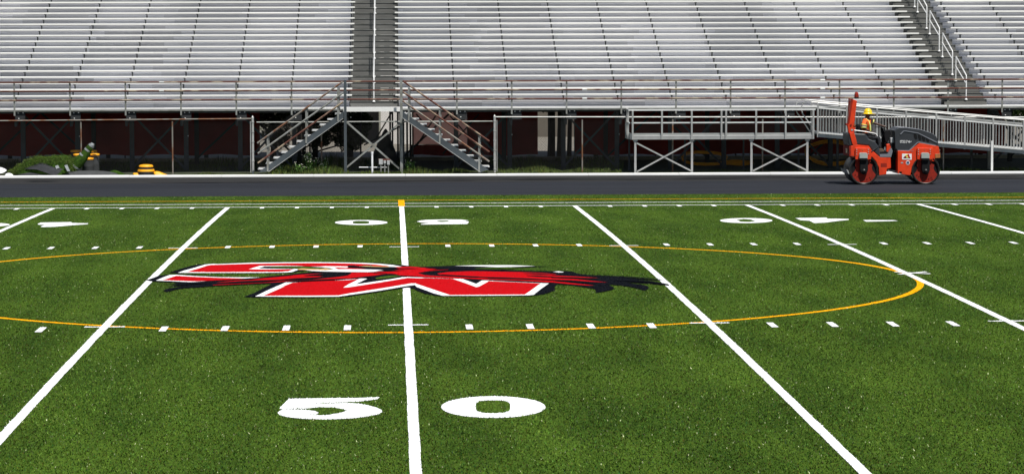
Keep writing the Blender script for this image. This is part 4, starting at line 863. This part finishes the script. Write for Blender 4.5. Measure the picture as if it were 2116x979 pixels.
# weeds: tufts (stuff) and flowering plants
def tuftfield(name, label, spans, seed, hgt, dens, green):
    rg = np.random.default_rng(seed); V = []; T_ = []
    for x0, x1, y0, y1, hh, dd in spans:
        k = int((x1-x0)*(y1-y0)*dens*dd); x_ = rg.uniform(x0, x1, k); y_ = rg.uniform(y0, y1, k); h_ = hgt*hh*rg.uniform(.3, 1.2, k)*(0.55+.45*np.sin(x_*3.1)*np.sin(x_*1.3+1)); cl = vnoise(x_*2.2, y_*2.2, 9)*vnoise(x_*.8+3, y_*.9, 10)*4; h_ = np.abs(h_)*np.clip(cl, 0, 1.2)**1.5*.8+.004
        th = rg.uniform(0, 6.28, k); wd = rg.uniform(.006, .016, k); la = rg.uniform(0, 6.28, k); ln = h_*rg.uniform(0, .6, k); z = np.full(k, -.17)
        v = np.empty((k*3, 3), np.float32); v[0::3] = np.stack([x_-np.cos(th)*wd, y_-np.sin(th)*wd, z], 1); v[1::3] = np.stack([x_+np.cos(th)*wd, y_+np.sin(th)*wd, z], 1); v[2::3] = np.stack([x_+ln*np.cos(la), y_+ln*np.sin(la), z+h_], 1); V.append(v)
        T_.append(np.array(green)*rg.normal(1, .4, (k, 1)).clip(.2, 2.4)+rg.normal(0, .01, (k, 3)))
    V = np.concatenate(V); T_ = np.concatenate(T_).clip(.003, 1); T_ = np.concatenate([T_, np.ones((len(T_), 1))], 1)
    me = tri_mesh(name, V, [M['leafs']], tone=T_); o = bpy.data.objects.new(name, me); col.objects.link(o); tag(o, label, 'weeds', None, 'stuff')
xx = lambda u: at(u, 355, 43.4).x
tuftfield('kerb_weeds', 'rough green weeds growing along the kerb and under the stand',
 [(xx(355), xx(530), 43.2, 44.4, .8, .5), (xx(535), xx(720), 43.15, 45.5, 1.5, 1.0), (xx(720), xx(830), 43.15, 44.4, .8, .8), (xx(832), xx(1010), 43.2, 45, 1.1, .7), (xx(1025), xx(1285), 43.15, 45.4, 1.2, .8), (xx(1290), xx(1700), 43.9, 45.5, .5, .12), (xx(1930), xx(2116), 43.6, 45.5, .8, .25),
  (xx(560), xx(850), 46, 54, 2.0, .14), (xx(240), xx(530), 46, 54, 1.5, .10), (xx(1030), xx(1300), 46, 54, 1.8, .14), (xx(-60), xx(240), 46, 54, 1.2, .06)], 5, .20, 900, (0.075, 0.105, 0.02))
def plant(label, u, Y_, h, nst, fl, seed):
    rg = random.Random(seed); b = at(u, 355, Y_); T = thing('flowering_weed', label, 'weed', (b.x, Y_, -.17), 'flowering weeds by the left stairs'); st = MB(); lf = []; pet = MB()
    for i in range(nst):
        x0 = b.x+rg.uniform(-.12, .12); y0 = Y_+rg.uniform(-.1, .1); hh = h*rg.uniform(.5, 1); tip = Vector((x0+rg.uniform(-.2, .2)*h, y0+rg.uniform(-.15, .15), -.17+hh)); m_ = Vector((x0, y0, -.17)).lerp(tip, .5)+Vector((rg.uniform(-.03, .03), 0, .02))
        st.tube([(x0, y0, -.17), m_, tip], [.008, .006, .003], 5)
        for t in (.3, .5, .7, .85): q = Vector((x0, y0, -.17)).lerp(tip, t); lf.append((q.x, q.y, q.z, .06, .06, .05, 1/(nst*4)))
        for _ in range(fl):
            q = tip+Vector((rg.uniform(-.09, .09), rg.uniform(-.06, .06), rg.uniform(-.12, .03))); s_ = rg.uniform(.010, .019)
            pet.add([q+Vector((s_, 0, 0)), q+Vector((0, s_, 0)), q+Vector((-s_, 0, 0)), q+Vector((0, -s_, 0)), q+Vector((0, 0, s_*.8)), q-Vector((0, 0, s_*.6))], [(0, 1, 4), (1, 2, 4), (2, 3, 4), (3, 0, 4), (1, 0, 5), (2, 1, 5), (3, 2, 5), (0, 3, 5)])
    st.build('stems', M['turfroll'], T); leafmesh('leaves', lf, T, nst*80, .022, 1.6, seed, (0.06, 0.12, .025)); pet.build('petals', M['flower'], T)
plant('tallest bushy weed with many cream flowers under the left stairs', 640, 43.75, .78, 12, 7, 1); plant('cream flowering weed under the right end of the left stairs', 668, 43.9, .55, 9, 5, 2)
plant('small weed with a few white flowers at the foot of the left stairs', 620, 43.5, .48, 5, 4, 3); plant('low weed with a few white flowers beside the left stair bottom', 582, 43.6, .32, 5, 2, 4); plant('sparse weed with pale flowers right of the portal post', 848, 43.8, .45, 5, 3, 5)

# ------------------------------------------------------------------ road roller
YR = 36.15
def K(x, y, Y_=YR): q = at(1700+x/4.45, 180+y/4.45, YR); return (q.x, q.z)
def KP(pts): return [K(*p) for p in pts]
RR = thing('road_roller', 'orange and charcoal tandem road roller compacting the fresh asphalt', 'road roller', (K(640, 800)[0], YR+.6, -.2186))
W0, W1 = YR, YR+1.22
def prism(name, pts, y0, y1, m, bev=.012): return MB().prism(KP(pts), y0, y1).build(name, m, RR, bevel=bev)
for cx_ in (380, 948):
    c = K(cx_, 765); r = K(cx_, 765)[1]-(-.2186); r = abs(r)
    dr = MB().lathe([(r-.05, .04), (r-.05, 0), (r-.014, 0), (r, .012), (r, 1.208), (r-.014, 1.22), (r-.05, 1.22), (r-.05, 1.18)], (c[0], W0, c[1]), 'Y', 56, False)
    D = dr.build('drum', M['drumsteel'], RR)
    MB().lathe([(r-.052, 0.0), (r-.052, .02)], (c[0], W0+.05, c[1]), 'Y', 48).build('drum_wall', M['rubber'], D)
    MB().lathe([(r+.001, 0), (r+.004, .004), (r+.002, .03), (r-.03, .031)], (c[0], W0-.006, c[1]), 'Y', 56, False).build('worn_rim', M['wornsteel'], D)
    # red hub plate with scalloped shoulders
    dx = cx_-380
    plate = [(300+dx,640),(440+dx,640),(445+dx,680),(430+dx,700),(460+dx,715),(452+dx,745),(460+dx,768),(485+dx,800),(492+dx,815),(470+dx,848),(430+dx,872),(390+dx,882),(350+dx,878),(310+dx,860),(285+dx,832),(272+dx,802),(295+dx,775),(308+dx,745),(300+dx,715),(304+dx,690)]
    pm = MB().prism(KP(plate), W0+.02, W0+.045)
    pm.build('hub_plate', M['orangedark'], D)
    mb = MB()
    for x_, y_ in ((318, 822), (352, 838), (348, 862), (408, 845), (430, 832), (440, 848), (300, 808)): q = K(x_+dx, y_); mb.lathe([(.014, 0), (.012, .012)], (q[0], W0+.008, q[1]), 'Y', 8)
    mb.build('hub_bolts', M['rubber'], D)
    mot = KP([(340+dx, 655), (412+dx, 655), (414+dx, 760), (404+dx, 788), (388+dx, 802), (364+dx, 802), (348+dx, 788), (338+dx, 760)])
    MB().prism(mot, W0-.09, W0+.019).build('drum_motor', M['rubber'], D, bevel=.03)
    q = K(376+dx, 770); MB().lathe([(.065, 0), (.06, -.02), (.03, -.035), (0, -.04)], (q[0], W0-.09, q[1]), 'Y', 16).build('motor_cap', M['drumsteel'], D)
    MB().prism(KP([(330+dx, 612), (342+dx, 602), (394+dx, 602), (405+dx, 614), (406+dx, 655), (330+dx, 655)]), W0-.17, W0-.02).build('hub_light_cover', M['lamp'], RR, bevel=.015)
    MB().prism(KP([(336+dx, 657), (402+dx, 657), (398+dx, 672), (340+dx, 672)]), W0-.15, W0-.03).build('cover_base', M['rubber'], RR, bevel=.006)
    MB().prism(KP([(298+dx, 560), (440+dx, 562), (442+dx, 662), (405+dx, 668), (330+dx, 668), (298+dx, 664)]), W0-.06, W0-.003).build('yoke_plate', M['orangepaint'], RR, bevel=.008)
    mb = MB()
    for x_, y_ in ((310, 575), (310, 595), (310, 618), (418, 575), (418, 595), (418, 615)): q = K(x_+dx, y_); mb.lathe([(.016, 0), (.012, -.014)], (q[0], W0-.0605, q[1]), 'Y', 8)
    mb.build('yoke_bolts', M['electric'], RR)
    q = K(365+dx, 579); MB().lathe([(.018, 0), (.014, -.008)], (q[0], W0-.0605, q[1]), 'Y', 8).build('grease_cap', M['gold'], RR)
prism('rear_frame', [(248,545),(318,530),(425,540),(445,575),(500,622),(530,648),(625,650),(628,745),(590,755),(585,803),(520,812),(517,740),(490,680),(452,640),(440,655),(300,655),(298,640),(248,628)], W0, W1, M['orangepaint'])
prism('frame_recess_shade', [(535,700),(590,700),(590,735),(535,735)], W0-.003, W0+.002, M['orangedark'], 0)  # flat plate on the frame, a recess's shade put into its colour
prism('rear_cover', [(242,425),(292,428),(400,432),(428,478),(480,500),(505,530),(522,560),(532,620),(527,648),(490,610),(448,572),(425,538),(320,528),(248,543),(240,500)], W0+.03, W1-.03, M['hood'], .03)
prism('floor_step', [(525,618),(600,616),(632,560),(645,590),(630,646),(525,646)], W0+.01, W1-.01, M['hoodtop'], .01)
prism('floor_pan', [(522,600),(600,596),(610,612),(525,614)], W0+.1, W1-.1, M['rubber'], .005)
prism('front_frame', [(690,583),(795,588),(890,515),(1035,540),(1066,546),(1076,600),(1070,650),(1034,652),(1030,682),(890,672),(888,655),(850,682),(820,735),(808,812),(728,800),(726,780),(706,778),(702,797),(690,795)], W0, W1, M['orangepaint'])
prism('engine_hood', [(665,402),(690,382),(712,374),(760,374),(900,392),(1000,424),(1048,456),(1062,500),(1068,545),(1040,542),(890,512),(872,514),(795,588),(690,585),(670,560)], W0+.03, W1-.03, M['hood'], .035)
MB().prism(KP([(712,372),(760,371),(900,389),(1000,421),(1050,453),(1052,462),(998,432),(898,398),(760,380),(712,381)]), W0+.10, W1-.10).build('hood_ridge', M['hoodtop'], RR, bevel=.01)
MB().prism(KP([(690,580),(793,580),(872,506),(890,502),(1040,533),(1041,541),(890,511),(876,514),(797,589),(690,588)]), W0+.005, W0+.032).build('hood_seam', M['hoodtop'], RR)
MB().prism(KP([(712,432),(742,402),(760,400),(880,420),(1055,505),(1056,514),(1036,508),(880,428),(760,408),(746,410),(720,438)]), W0+.012, W0+.036).build('side_moulding', M['hoodtop'], RR)
for x_ in (855, 893, 929, 965):
    y_ = 455+(x_-855)*.24; MB().prism(KP(ell(x_, y_, 14, 25, 2.6, 16, .25)), W0+.02, W0+.033).build('hood_vent', M['rubber'], RR)
# side lettering and stickers
def text(body, x, y, h, m, parent, name='lettering', yoff=W0-.0):
    cu = bpy.data.curves.new('t', 'FONT'); cu.body = body; cu.size = h/4.45/67.5*1.42; cu.extrude = .0015
    o = bpy.data.objects.new('t', cu); me = bpy.data.meshes.new_from_object(o); bpy.data.objects.remove(o)
    ob = bpy.data.objects.new(name, me); me.materials.append(m); col.objects.link(ob); q = K(x, y); ob.rotation_euler = (R(90), 0, 0); ob.location = Vector((q[0], yoff, q[1])) - world_loc(parent); ob.parent = parent; return ob
wl = mat('white_lettering', (.8, .8, .8), .5)
MB().prism(KP([(713,491),(745,491),(745,514),(713,514)]), W0+.021, W0+.027).build('badge', wl, RR); MB().prism(KP([(717,495),(741,495),(741,510),(717,510)]), W0+.0185, W0+.0205).build('badge_inset', M['hood'], RR)
text('B', 723, 509, 13, wl, RR, yoff=W0+.0165); text('374', 745, 517, 27, wl, RR, yoff=W0+.022); text('HF', 797, 510, 13, wl, RR, yoff=W0+.022); text('VOH', 808, 592, 8, M['silver'], RR, yoff=W0-.004)
MB().prism(KP([(730,612),(818,614),(818,668),(730,666)]), W0-.006, W0-.001).build('sticker', M['white'], RR)
MB().prism(KP([(748,650),(775,618),(790,616),(806,652),(790,650),(778,642)]), W0-.009, W0-.0065).build('sticker_mark', M['paintred'], RR); MB().prism(KP([(752,632),(768,618),(782,618),(776,632)]), W0-.0115, W0-.0095).build('sticker_mark', M['stripe'], RR)
MB().prism(KP([(740,655),(748,640),(775,633),(800,640),(808,656)]), W0-.0085, W0-.0066).build('sticker_mark', M['rubber'], RR); MB().prism(KP([(768,640),(780,636),(790,650),(768,650)]), W0-.0115, W0-.009).build('sticker_mark', M['stripe'], RR)
q = K(783, 695); MB().lathe([(.062, 0), (.062, .004)], (q[0], W0-.006, q[1]), 'Y', 20).build('round_sticker', M['white'], RR); MB().prism(KP([(771,684),(795,684),(795,706),(771,706)]), W0-.009, W0-.0065).build('sticker_mark', mat('blue_mark', (.03, .07, .16), .5), RR)
MB().prism(KP([(718,690),(740,690),(740,702),(718,702)]), W0-.006, W0-.001).build('small_label', M['silver'], RR)
prism('tank_gold_reflection', [(1032,615),(1080,612),(1080,652),(1034,655)], W0-.02, W0+.3, M['gold'], .01)  # block coloured to imitate a gold reflection on the front tank
prism('rear_panel', [(245,545),(262,542),(262,640),(246,636)], W0-.004, W1, M['orangedark'], .005)
for y_ in (573, 587, 601): q = K(226, y_); MB().lathe([(.02, 0), (.02, .12)], (q[0], W0+.1, q[1]), 'Y', 10).build('tail_light', M['wornsteel'], RR)
for y_ in (580, 605): q = K(1082, y_); MB().lathe([(.02, 0), (.02, .1)], (q[0], W0+.1, q[1]), 'Y', 10).build('front_bolt', M['wornsteel'], RR)
prism('scraper', [(218,758),(235,765),(250,800),(238,800)], W0+.02, W1-.02, M['alum'], .004); prism('tie_bar', [(585,765),(690,768),(690,782),(585,784)], W0+.35, W0+.5, M['alum'], .006)
prism('articulation_joint', [(628,650),(692,600),(692,780),(628,772)], W0+.35, W1-.35, M['rubber'], .02); prism('scraper', [(515,795),(522,790),(528,812),(518,815)], W0+.02, W1-.02, M['wornsteel'], .004)
prism('scraper', [(812,808),(824,806),(834,835),(826,836)], W0+.02, W1-.02, M['wornsteel'], .004)
# folded roll bar with beacon
MB().prism(KP([(263,107),(318,128),(292,342),(300,352),(303,392),(290,418),(240,418),(229,352),(219,348),(221,340),(229,338)]), W0+.04, W0+.18).build('roll_bar', M['orangepaint'], RR, bevel=.012)
MB().prism(KP([(263,107),(282,113),(248,330),(230,338)]), W0+.028, W0+.036).build('roll_bar_shaded_web', M['orangedark'], RR)  # shaded side of the post, painted on as a dark red strip
MB().prism(KP([(245,418),(290,418),(305,470),(318,522),(285,545),(272,520)]), W0-.0, W0+.10).build('roll_bar_foot', M['orangepaint'], RR, bevel=.008)
MB().prism(KP([(263,107),(318,128),(292,342),(250,340)]), W0+.46, W0+.58).build('roll_bar', M['orangepaint'], RR, bevel=.012); MB().prism(KP([(245,340),(292,342),(318,522),(272,520)]), W0+.48, W0+.56).build('roll_bar_foot', M['orangepaint'], RR, bevel=.008)
MB().prism(KP([(263,107),(285,112),(280,135),(259,130)]), W0+.19, W0+.455).build('roll_bar_cross_tube', M['orangepaint'], RR, bevel=.008)
for x_, y_ in ((295, 350), (226, 345), (262, 348)): q = K(x_, y_); MB().lathe([(.03, 0), (.03, .2)], (q[0], W0+.02, q[1]), 'Y', 10).build('hinge_pin', M['gold'] if x_ == 295 else M['orangedark'], RR)
q = K(316, 108); bcn = MB().lathe([(.07, 0), (.07, .045), (.05, .05)], (q[0], W0+.11, q[1]), 'Z', 18).build('beacon_base', M['rubber'], RR)
MB().lathe([(.066, 0), (.07, .04), (.062, .10), (.045, .14), (.02, .158), (0, .16)], (q[0], W0+.11, q[1]+.046), 'Z', 18).build('beacon_lens', M['orangedark'], bcn)
MB().prism(KP([(262,388),(283,388),(283,402),(262,402)]), W0+.034, W0+.039).build('small_label', M['silver'], RR)
# side hand rail, seat, console
a, b, c_ = K(292, 398), K(400, 412), K(490, 430); MB().tube([(a[0], W0+.02, a[1]), (b[0], W0+.02, b[1]), (c_[0], W0+.02, c_[1]), (K(506, 452)[0], W0+.02, K(506, 452)[1])], .017, 8).build('side_rail', M['alumlight'], RR)
MB().tube([(K(292, 398)[0], W1-.1, K(292, 398)[1]), (K(350, 405)[0], W1-.1, K(350, 405)[1])], .017, 8).build('side_rail', M['alumlight'], RR)
a = K(506, 440); MB().tube([(a[0], W0+.03, a[1]), (K(530, 470)[0], W0+.03, K(530, 470)[1]), (K(528, 520)[0], W0+.03, K(528, 520)[1]), (K(515, 548)[0], W0+.03, K(515, 548)[1]), (K(448, 592)[0], W0-.01, K(448, 592)[1])], .014, 8).build('grab_rail', M['hood'], RR)
YM = YR+.62
def prismm(name, pts, y0, y1, m, bev=.02): return MB().prism(KP(pts), y0, y1).build(name, m, RR, bevel=bev)
prismm('seat_back', [(340,350),(365,345),(392,455),(370,462),(345,440)], YM-.22, YM+.22, M['rubber'], .03); prismm('seat_cushion', [(370,455),(490,462),(488,495),(380,490)], YM-.24, YM+.24, M['rubber'], .03)
prismm('seat_base', [(385,490),(480,495),(500,560),(430,540)], YM-.2, YM+.2, M['rubber'], .01)
prismm('console', [(600,405),(640,395),(648,420),(640,470),(612,520),(596,510),(585,450),(590,420)], YM-.25, YM+.1, M['rubber'], .02)
prismm('steering_column', [(565,380),(590,385),(600,500),(592,600),(570,600),(575,500)], YM-.05, YM+.05, M['rubber'], .01)
prismm('control_box', [(632,470),(662,466),(662,514),(634,515)], YM-.45, YM-.3, M['electric'], .01); prismm('hydraulic_post', [(652,515),(670,515),(670,670),(654,670)], YM-.42, YM-.32, M['rubber'], .004)
prismm('fire_extinguisher', [(598,530),(636,522),(640,560),(608,606),(596,600)], YM-.4, YM-.25, M['orangepaint'], .02)
q = K(566, 377); MB().lathe([(.17, 0), (.185, .008), (.17, .018), (.155, .008), (.17, 0)], (q[0], YM, q[1]-.0), 'Z', 24).tube([(q[0]-.165, YM, q[1]+.008), (q[0]+.165, YM, q[1]+.008)], .012, 6).build('steering_wheel', M['rubber'], RR)
a, b = K(628, 410), K(642, 345); MB().tube([(a[0], YM-.2, a[1]), (b[0], YM-.2, b[1])], .012, 6).build('display_stalk', M['alum'], RR)

# ------------------------------------------------------------------ the operator
def skin(name, joints, edges, m, parent, root=0, sub=2):
    """joints: (x, y, z, rx, ry)"""
    org = world_loc(parent) if parent else Vector(joints[root][:3])
    me = bpy.data.meshes.new(name); me.from_pydata([(j[0]-org.x, j[1]-org.y, j[2]-org.z) for j in joints], edges, [])
    o = bpy.data.objects.new(name, me); col.objects.link(o); me.materials.append(m)
    if parent: o.parent = parent
    else: o.location = org
    md = o.modifiers.new('skin', 'SKIN'); md.use_smooth_shade = True
    if not me.skin_vertices: pass
    lay = me.skin_vertices[0].data if me.skin_vertices else None
    for i, j in enumerate(joints):
        lay[i].radius = (j[3], j[4] if len(j) > 4 else j[3]); lay[i].use_root = (i == root)
    s_ = o.modifiers.new('sub', 'SUBSURF'); s_.levels = s_.render_levels = sub
    return o
def J(x, y, dy, r, r2=None): q = K(x, y); return (q[0], YM+dy, q[1], r, r2 or r)
PB = thing('person', 'person in a yellow hard hat and orange hi-vis vest driving the road roller', 'person', (K(430, 460)[0], YM, K(430, 460)[1]))
jo = [J(420,447,0,.135,.115), J(422,415,0,.125,.11), J(424,375,0,.13,.12), J(430,335,0,.15,.11), J(436,305,0,.085,.08), J(440,290,0,.062), J(444,272,0,.092,.085), J(447,248,0,.118,.11), J(447,228,0,.085),
      J(412,322,-.19,.062), J(395,362,-.24,.050), J(398,385,-.25,.043), J(430,402,-.24,.036), J(462,418,-.22,.028), J(474,424,-.22,.030),
      J(462,314,.17,.060), J(492,326,.20,.048), J(520,340,.17,.042), J(552,352,.12,.034), J(582,363,.06,.027), J(592,366,.05,.030),
      J(430,462,-.10,.085), J(485,470,-.14,.078), J(535,470,-.15,.062), J(545,520,-.15,.052), J(552,580,-.15,.040), J(556,596,-.15,.042),
      J(430,462,.10,.085), J(485,472,.14,.078), J(535,476,.15,.062), J(552,525,.15,.052), J(566,580,.15,.040), J(570,596,.15,.042)]
ed = [(0,1),(1,2),(2,3),(3,4),(4,5),(5,6),(6,7),(7,8),(3,9),(9,10),(10,11),(11,12),(12,13),(13,14),(3,15),(15,16),(16,17),(17,18),(18,19),(19,20),(0,21),(21,22),(22,23),(23,24),(24,25),(25,26),(0,27),(27,28),(28,29),(29,30),(30,31),(31,32)]
BODY = skin('body', jo, ed, M['skin'], PB, 0, 2)
gr = lambda j, k: (j[0], j[1], j[2], j[3]*k, (j[4] if len(j) > 4 else j[3])*k)
vj = [gr(jo[0], 1.16), gr(jo[1], 1.22), gr(jo[2], 1.28), gr(jo[3], 1.28), gr(J(437,308,0,.088,.09), 1.2), gr(jo[9], 1.5), gr(J(396,352,-.25,.054), 1.5), gr(J(393,374,-.26,.05), 1.5), gr(jo[15], 1.55), gr(J(484,322,.19,.052), 1.6), gr(J(504,331,.19,.046), 1.5)]
VEST = skin('hi_vis_vest', vj, [(0,1),(1,2),(2,3),(3,4),(3,5),(5,6),(6,7),(3,8),(8,9),(9,10)], M['vest'], PB, 0, 2)
tj = [gr(J(420,452,0,.14,.12), 1.1), gr(jo[21], 1.15), gr(jo[22], 1.15), gr(jo[23], 1.15), gr(jo[24], 1.15), gr(J(551,574,-.15,.045), 1.15), gr(jo[27], 1.15), gr(jo[28], 1.15), gr(jo[29], 1.15), gr(jo[30], 1.15), gr(J(564,574,.15,.045), 1.15)]
skin('trousers', tj, [(0,1),(1,2),(2,3),(3,4),(4,5),(0,6),(6,7),(7,8),(8,9),(9,10)], M['trouser'], PB, 0, 2)
def ring(name, p, q, r, m, wd=.025):
    p, q = Vector(p[:3]), Vector(q[:3]); d = (q-p).normalized()*wd; c = (p+q)/2; MB().tube([c-d, c+d], [r, r*.98], 16, cap=False).build(name, m, PB)
ring('sleeve_tape', J(400,346,-.25,1), J(398,354,-.252,1), .096, M['stripe'], .016); ring('sleeve_tape', J(397,362,-.24,1), J(396,367,-.242,1), .094, M['silver'], .018); ring('sleeve_tape', J(395,372,-.243,1), J(395,378,-.246,1), .092, M['stripe'], .016)
ring('sleeve_tape', J(486,323,.19,1), J(489,324,.19,1), .092, M['silver'], .018); ring('sleeve_tape', J(497,328,.19,1), J(501,330,.19,1), .088, M['stripe'], .016)
for dy, x0 in ((-.155, 0), (.0, 0)):   # braces over the shoulder
    pts = [J(405+x0, 318, dy, 1)[:3], J(425+x0, 300, dy*.9, 1)[:3], J(446+x0, 318, dy*.8-.03, 1)[:3], J(458+x0, 352, dy*.7-.05, 1)[:3], J(462+x0, 395, dy*.6-.05, 1)[:3], J(462+x0, 425, dy*.6-.04, 1)[:3]]
    MB().tube(pts, .028, 6).build('vest_braces', M['stripe'], PB)
MB().prism([(K(x, y)[0], K(x, y)[1]) for x, y in ((446,312),(456,318),(450,360),(444,350))], YM-.135, YM-.05).build('shirt_front', M['shirt'], PB, bevel=.01)
# hard hat
q = K(446, 248); H = MB().lathe([(.158, .0), (.168, .008), (.158, .018), (.132, .022), (.130, .07), (.115, .115), (.085, .145), (.045, .160), (0, .164)], (q[0], YM, q[1]-.02), 'Z', 28)
HT = H.build('hard_hat', M['hat'], PB)
MB().tube([(q[0]-.10, YM, q[1]+.103), (q[0]-.05, YM, q[1]+.142), (q[0]+.02, YM, q[1]+.150), (q[0]+.08, YM, q[1]+.125), (q[0]+.125, YM, q[1]+.06)], .012, 6).build('hat_ridge', M['hat'], HT)
MB().prism([(q[0]+.10, q[1]-.022), (q[0]+.235, q[1]-.03), (q[0]+.235, q[1]-.022), (q[0]+.12, q[1]+.005)], YM-.09, YM+.09).build('hat_peak', M['hat'], HT, bevel=.006)
# face
fx = q[0]+.108; fz = q[1]-.065
skin('nose', [(fx, YM, fz+.01, .010), (fx+.022, YM, fz-.018, .014), (fx+.008, YM, fz-.028, .012)], [(0,1),(1,2)], M['skin'], PB, 0, 1)
for s_ in (-1, 1):
    MB().lathe([(0, -.012), (.010, -.006), (.012, 0), (.010, .006), (0, .012)], (fx-.004, YM+s_*.033, fz+.012), 'Z', 10).build('eye', M['white'], PB)
    MB().lathe([(0, -.006), (.006, 0), (0, .006)], (fx+.006, YM+s_*.034, fz+.012), 'Z', 8).build('pupil', M['rubber'], PB)
    MB().lathe([(0, -.032), (.014, -.015), (.017, .012), (0, .03)], (q[0]-.008, YM+s_*.108, fz-.005), 'Z', 10).build('ear', M['skin'], PB)
MB().tube([(fx-.004, YM-.025, fz-.048), (fx+.006, YM, fz-.05), (fx-.004, YM+.025, fz-.048)], .007, 6).build('lips', mat('lips', (.11, .04, .03), .5), PB)
# hands: palm and five fingers each
def hand(c, d, side):
    c = Vector(c); d = Vector(d).normalized(); sd = Vector((0, 1, 0)); dn = Vector((0, 0, -1))
    MB().tube([c-d*.02, c+d*.03, c+d*.065], [.028, .036, .032], 10).build('palm', M['skin'], PB)
    for i, L in enumerate((.062, .072, .068, .055)):
        b = c+d*.055+sd*(i-1.5)*.019; skin('finger', [(*b, .0095), (*(b+d*L*.45+dn*.006), .009), (*(b+d*L*.7+dn*.026), .0085), (*(b+d*L*.62+dn*.05), .0075)], [(0,1),(1,2),(2,3)], M['skin'], PB, 0, 1)
    b = c+d*.01+sd*side*.030; skin('thumb', [(*b, .011), (*(b+sd*side*.022+d*.025), .010), (*(b+sd*side*.026+d*.05+dn*.018), .0085)], [(0,1),(1,2)], M['skin'], PB, 0, 1)
hand(J(592,366,.05,1)[:3], (1, -.2, -.25), -1); hand(J(476,425,-.22,1)[:3], (1, .1, -.35), 1)
for dy, x_ in ((-.15, 556), (.15, 570)):
    q = K(x_, 600); MB().prism([(q[0]-.07, q[1]-.035), (q[0]+.17, q[1]-.035), (q[0]+.18, q[1]+.0), (q[0]+.10, q[1]+.045), (q[0]+.05, q[1]+.10), (q[0]-.06, q[1]+.10)], YM+dy-.05, YM+dy+.05).build('boot', M['boot'], PB, bevel=.02)
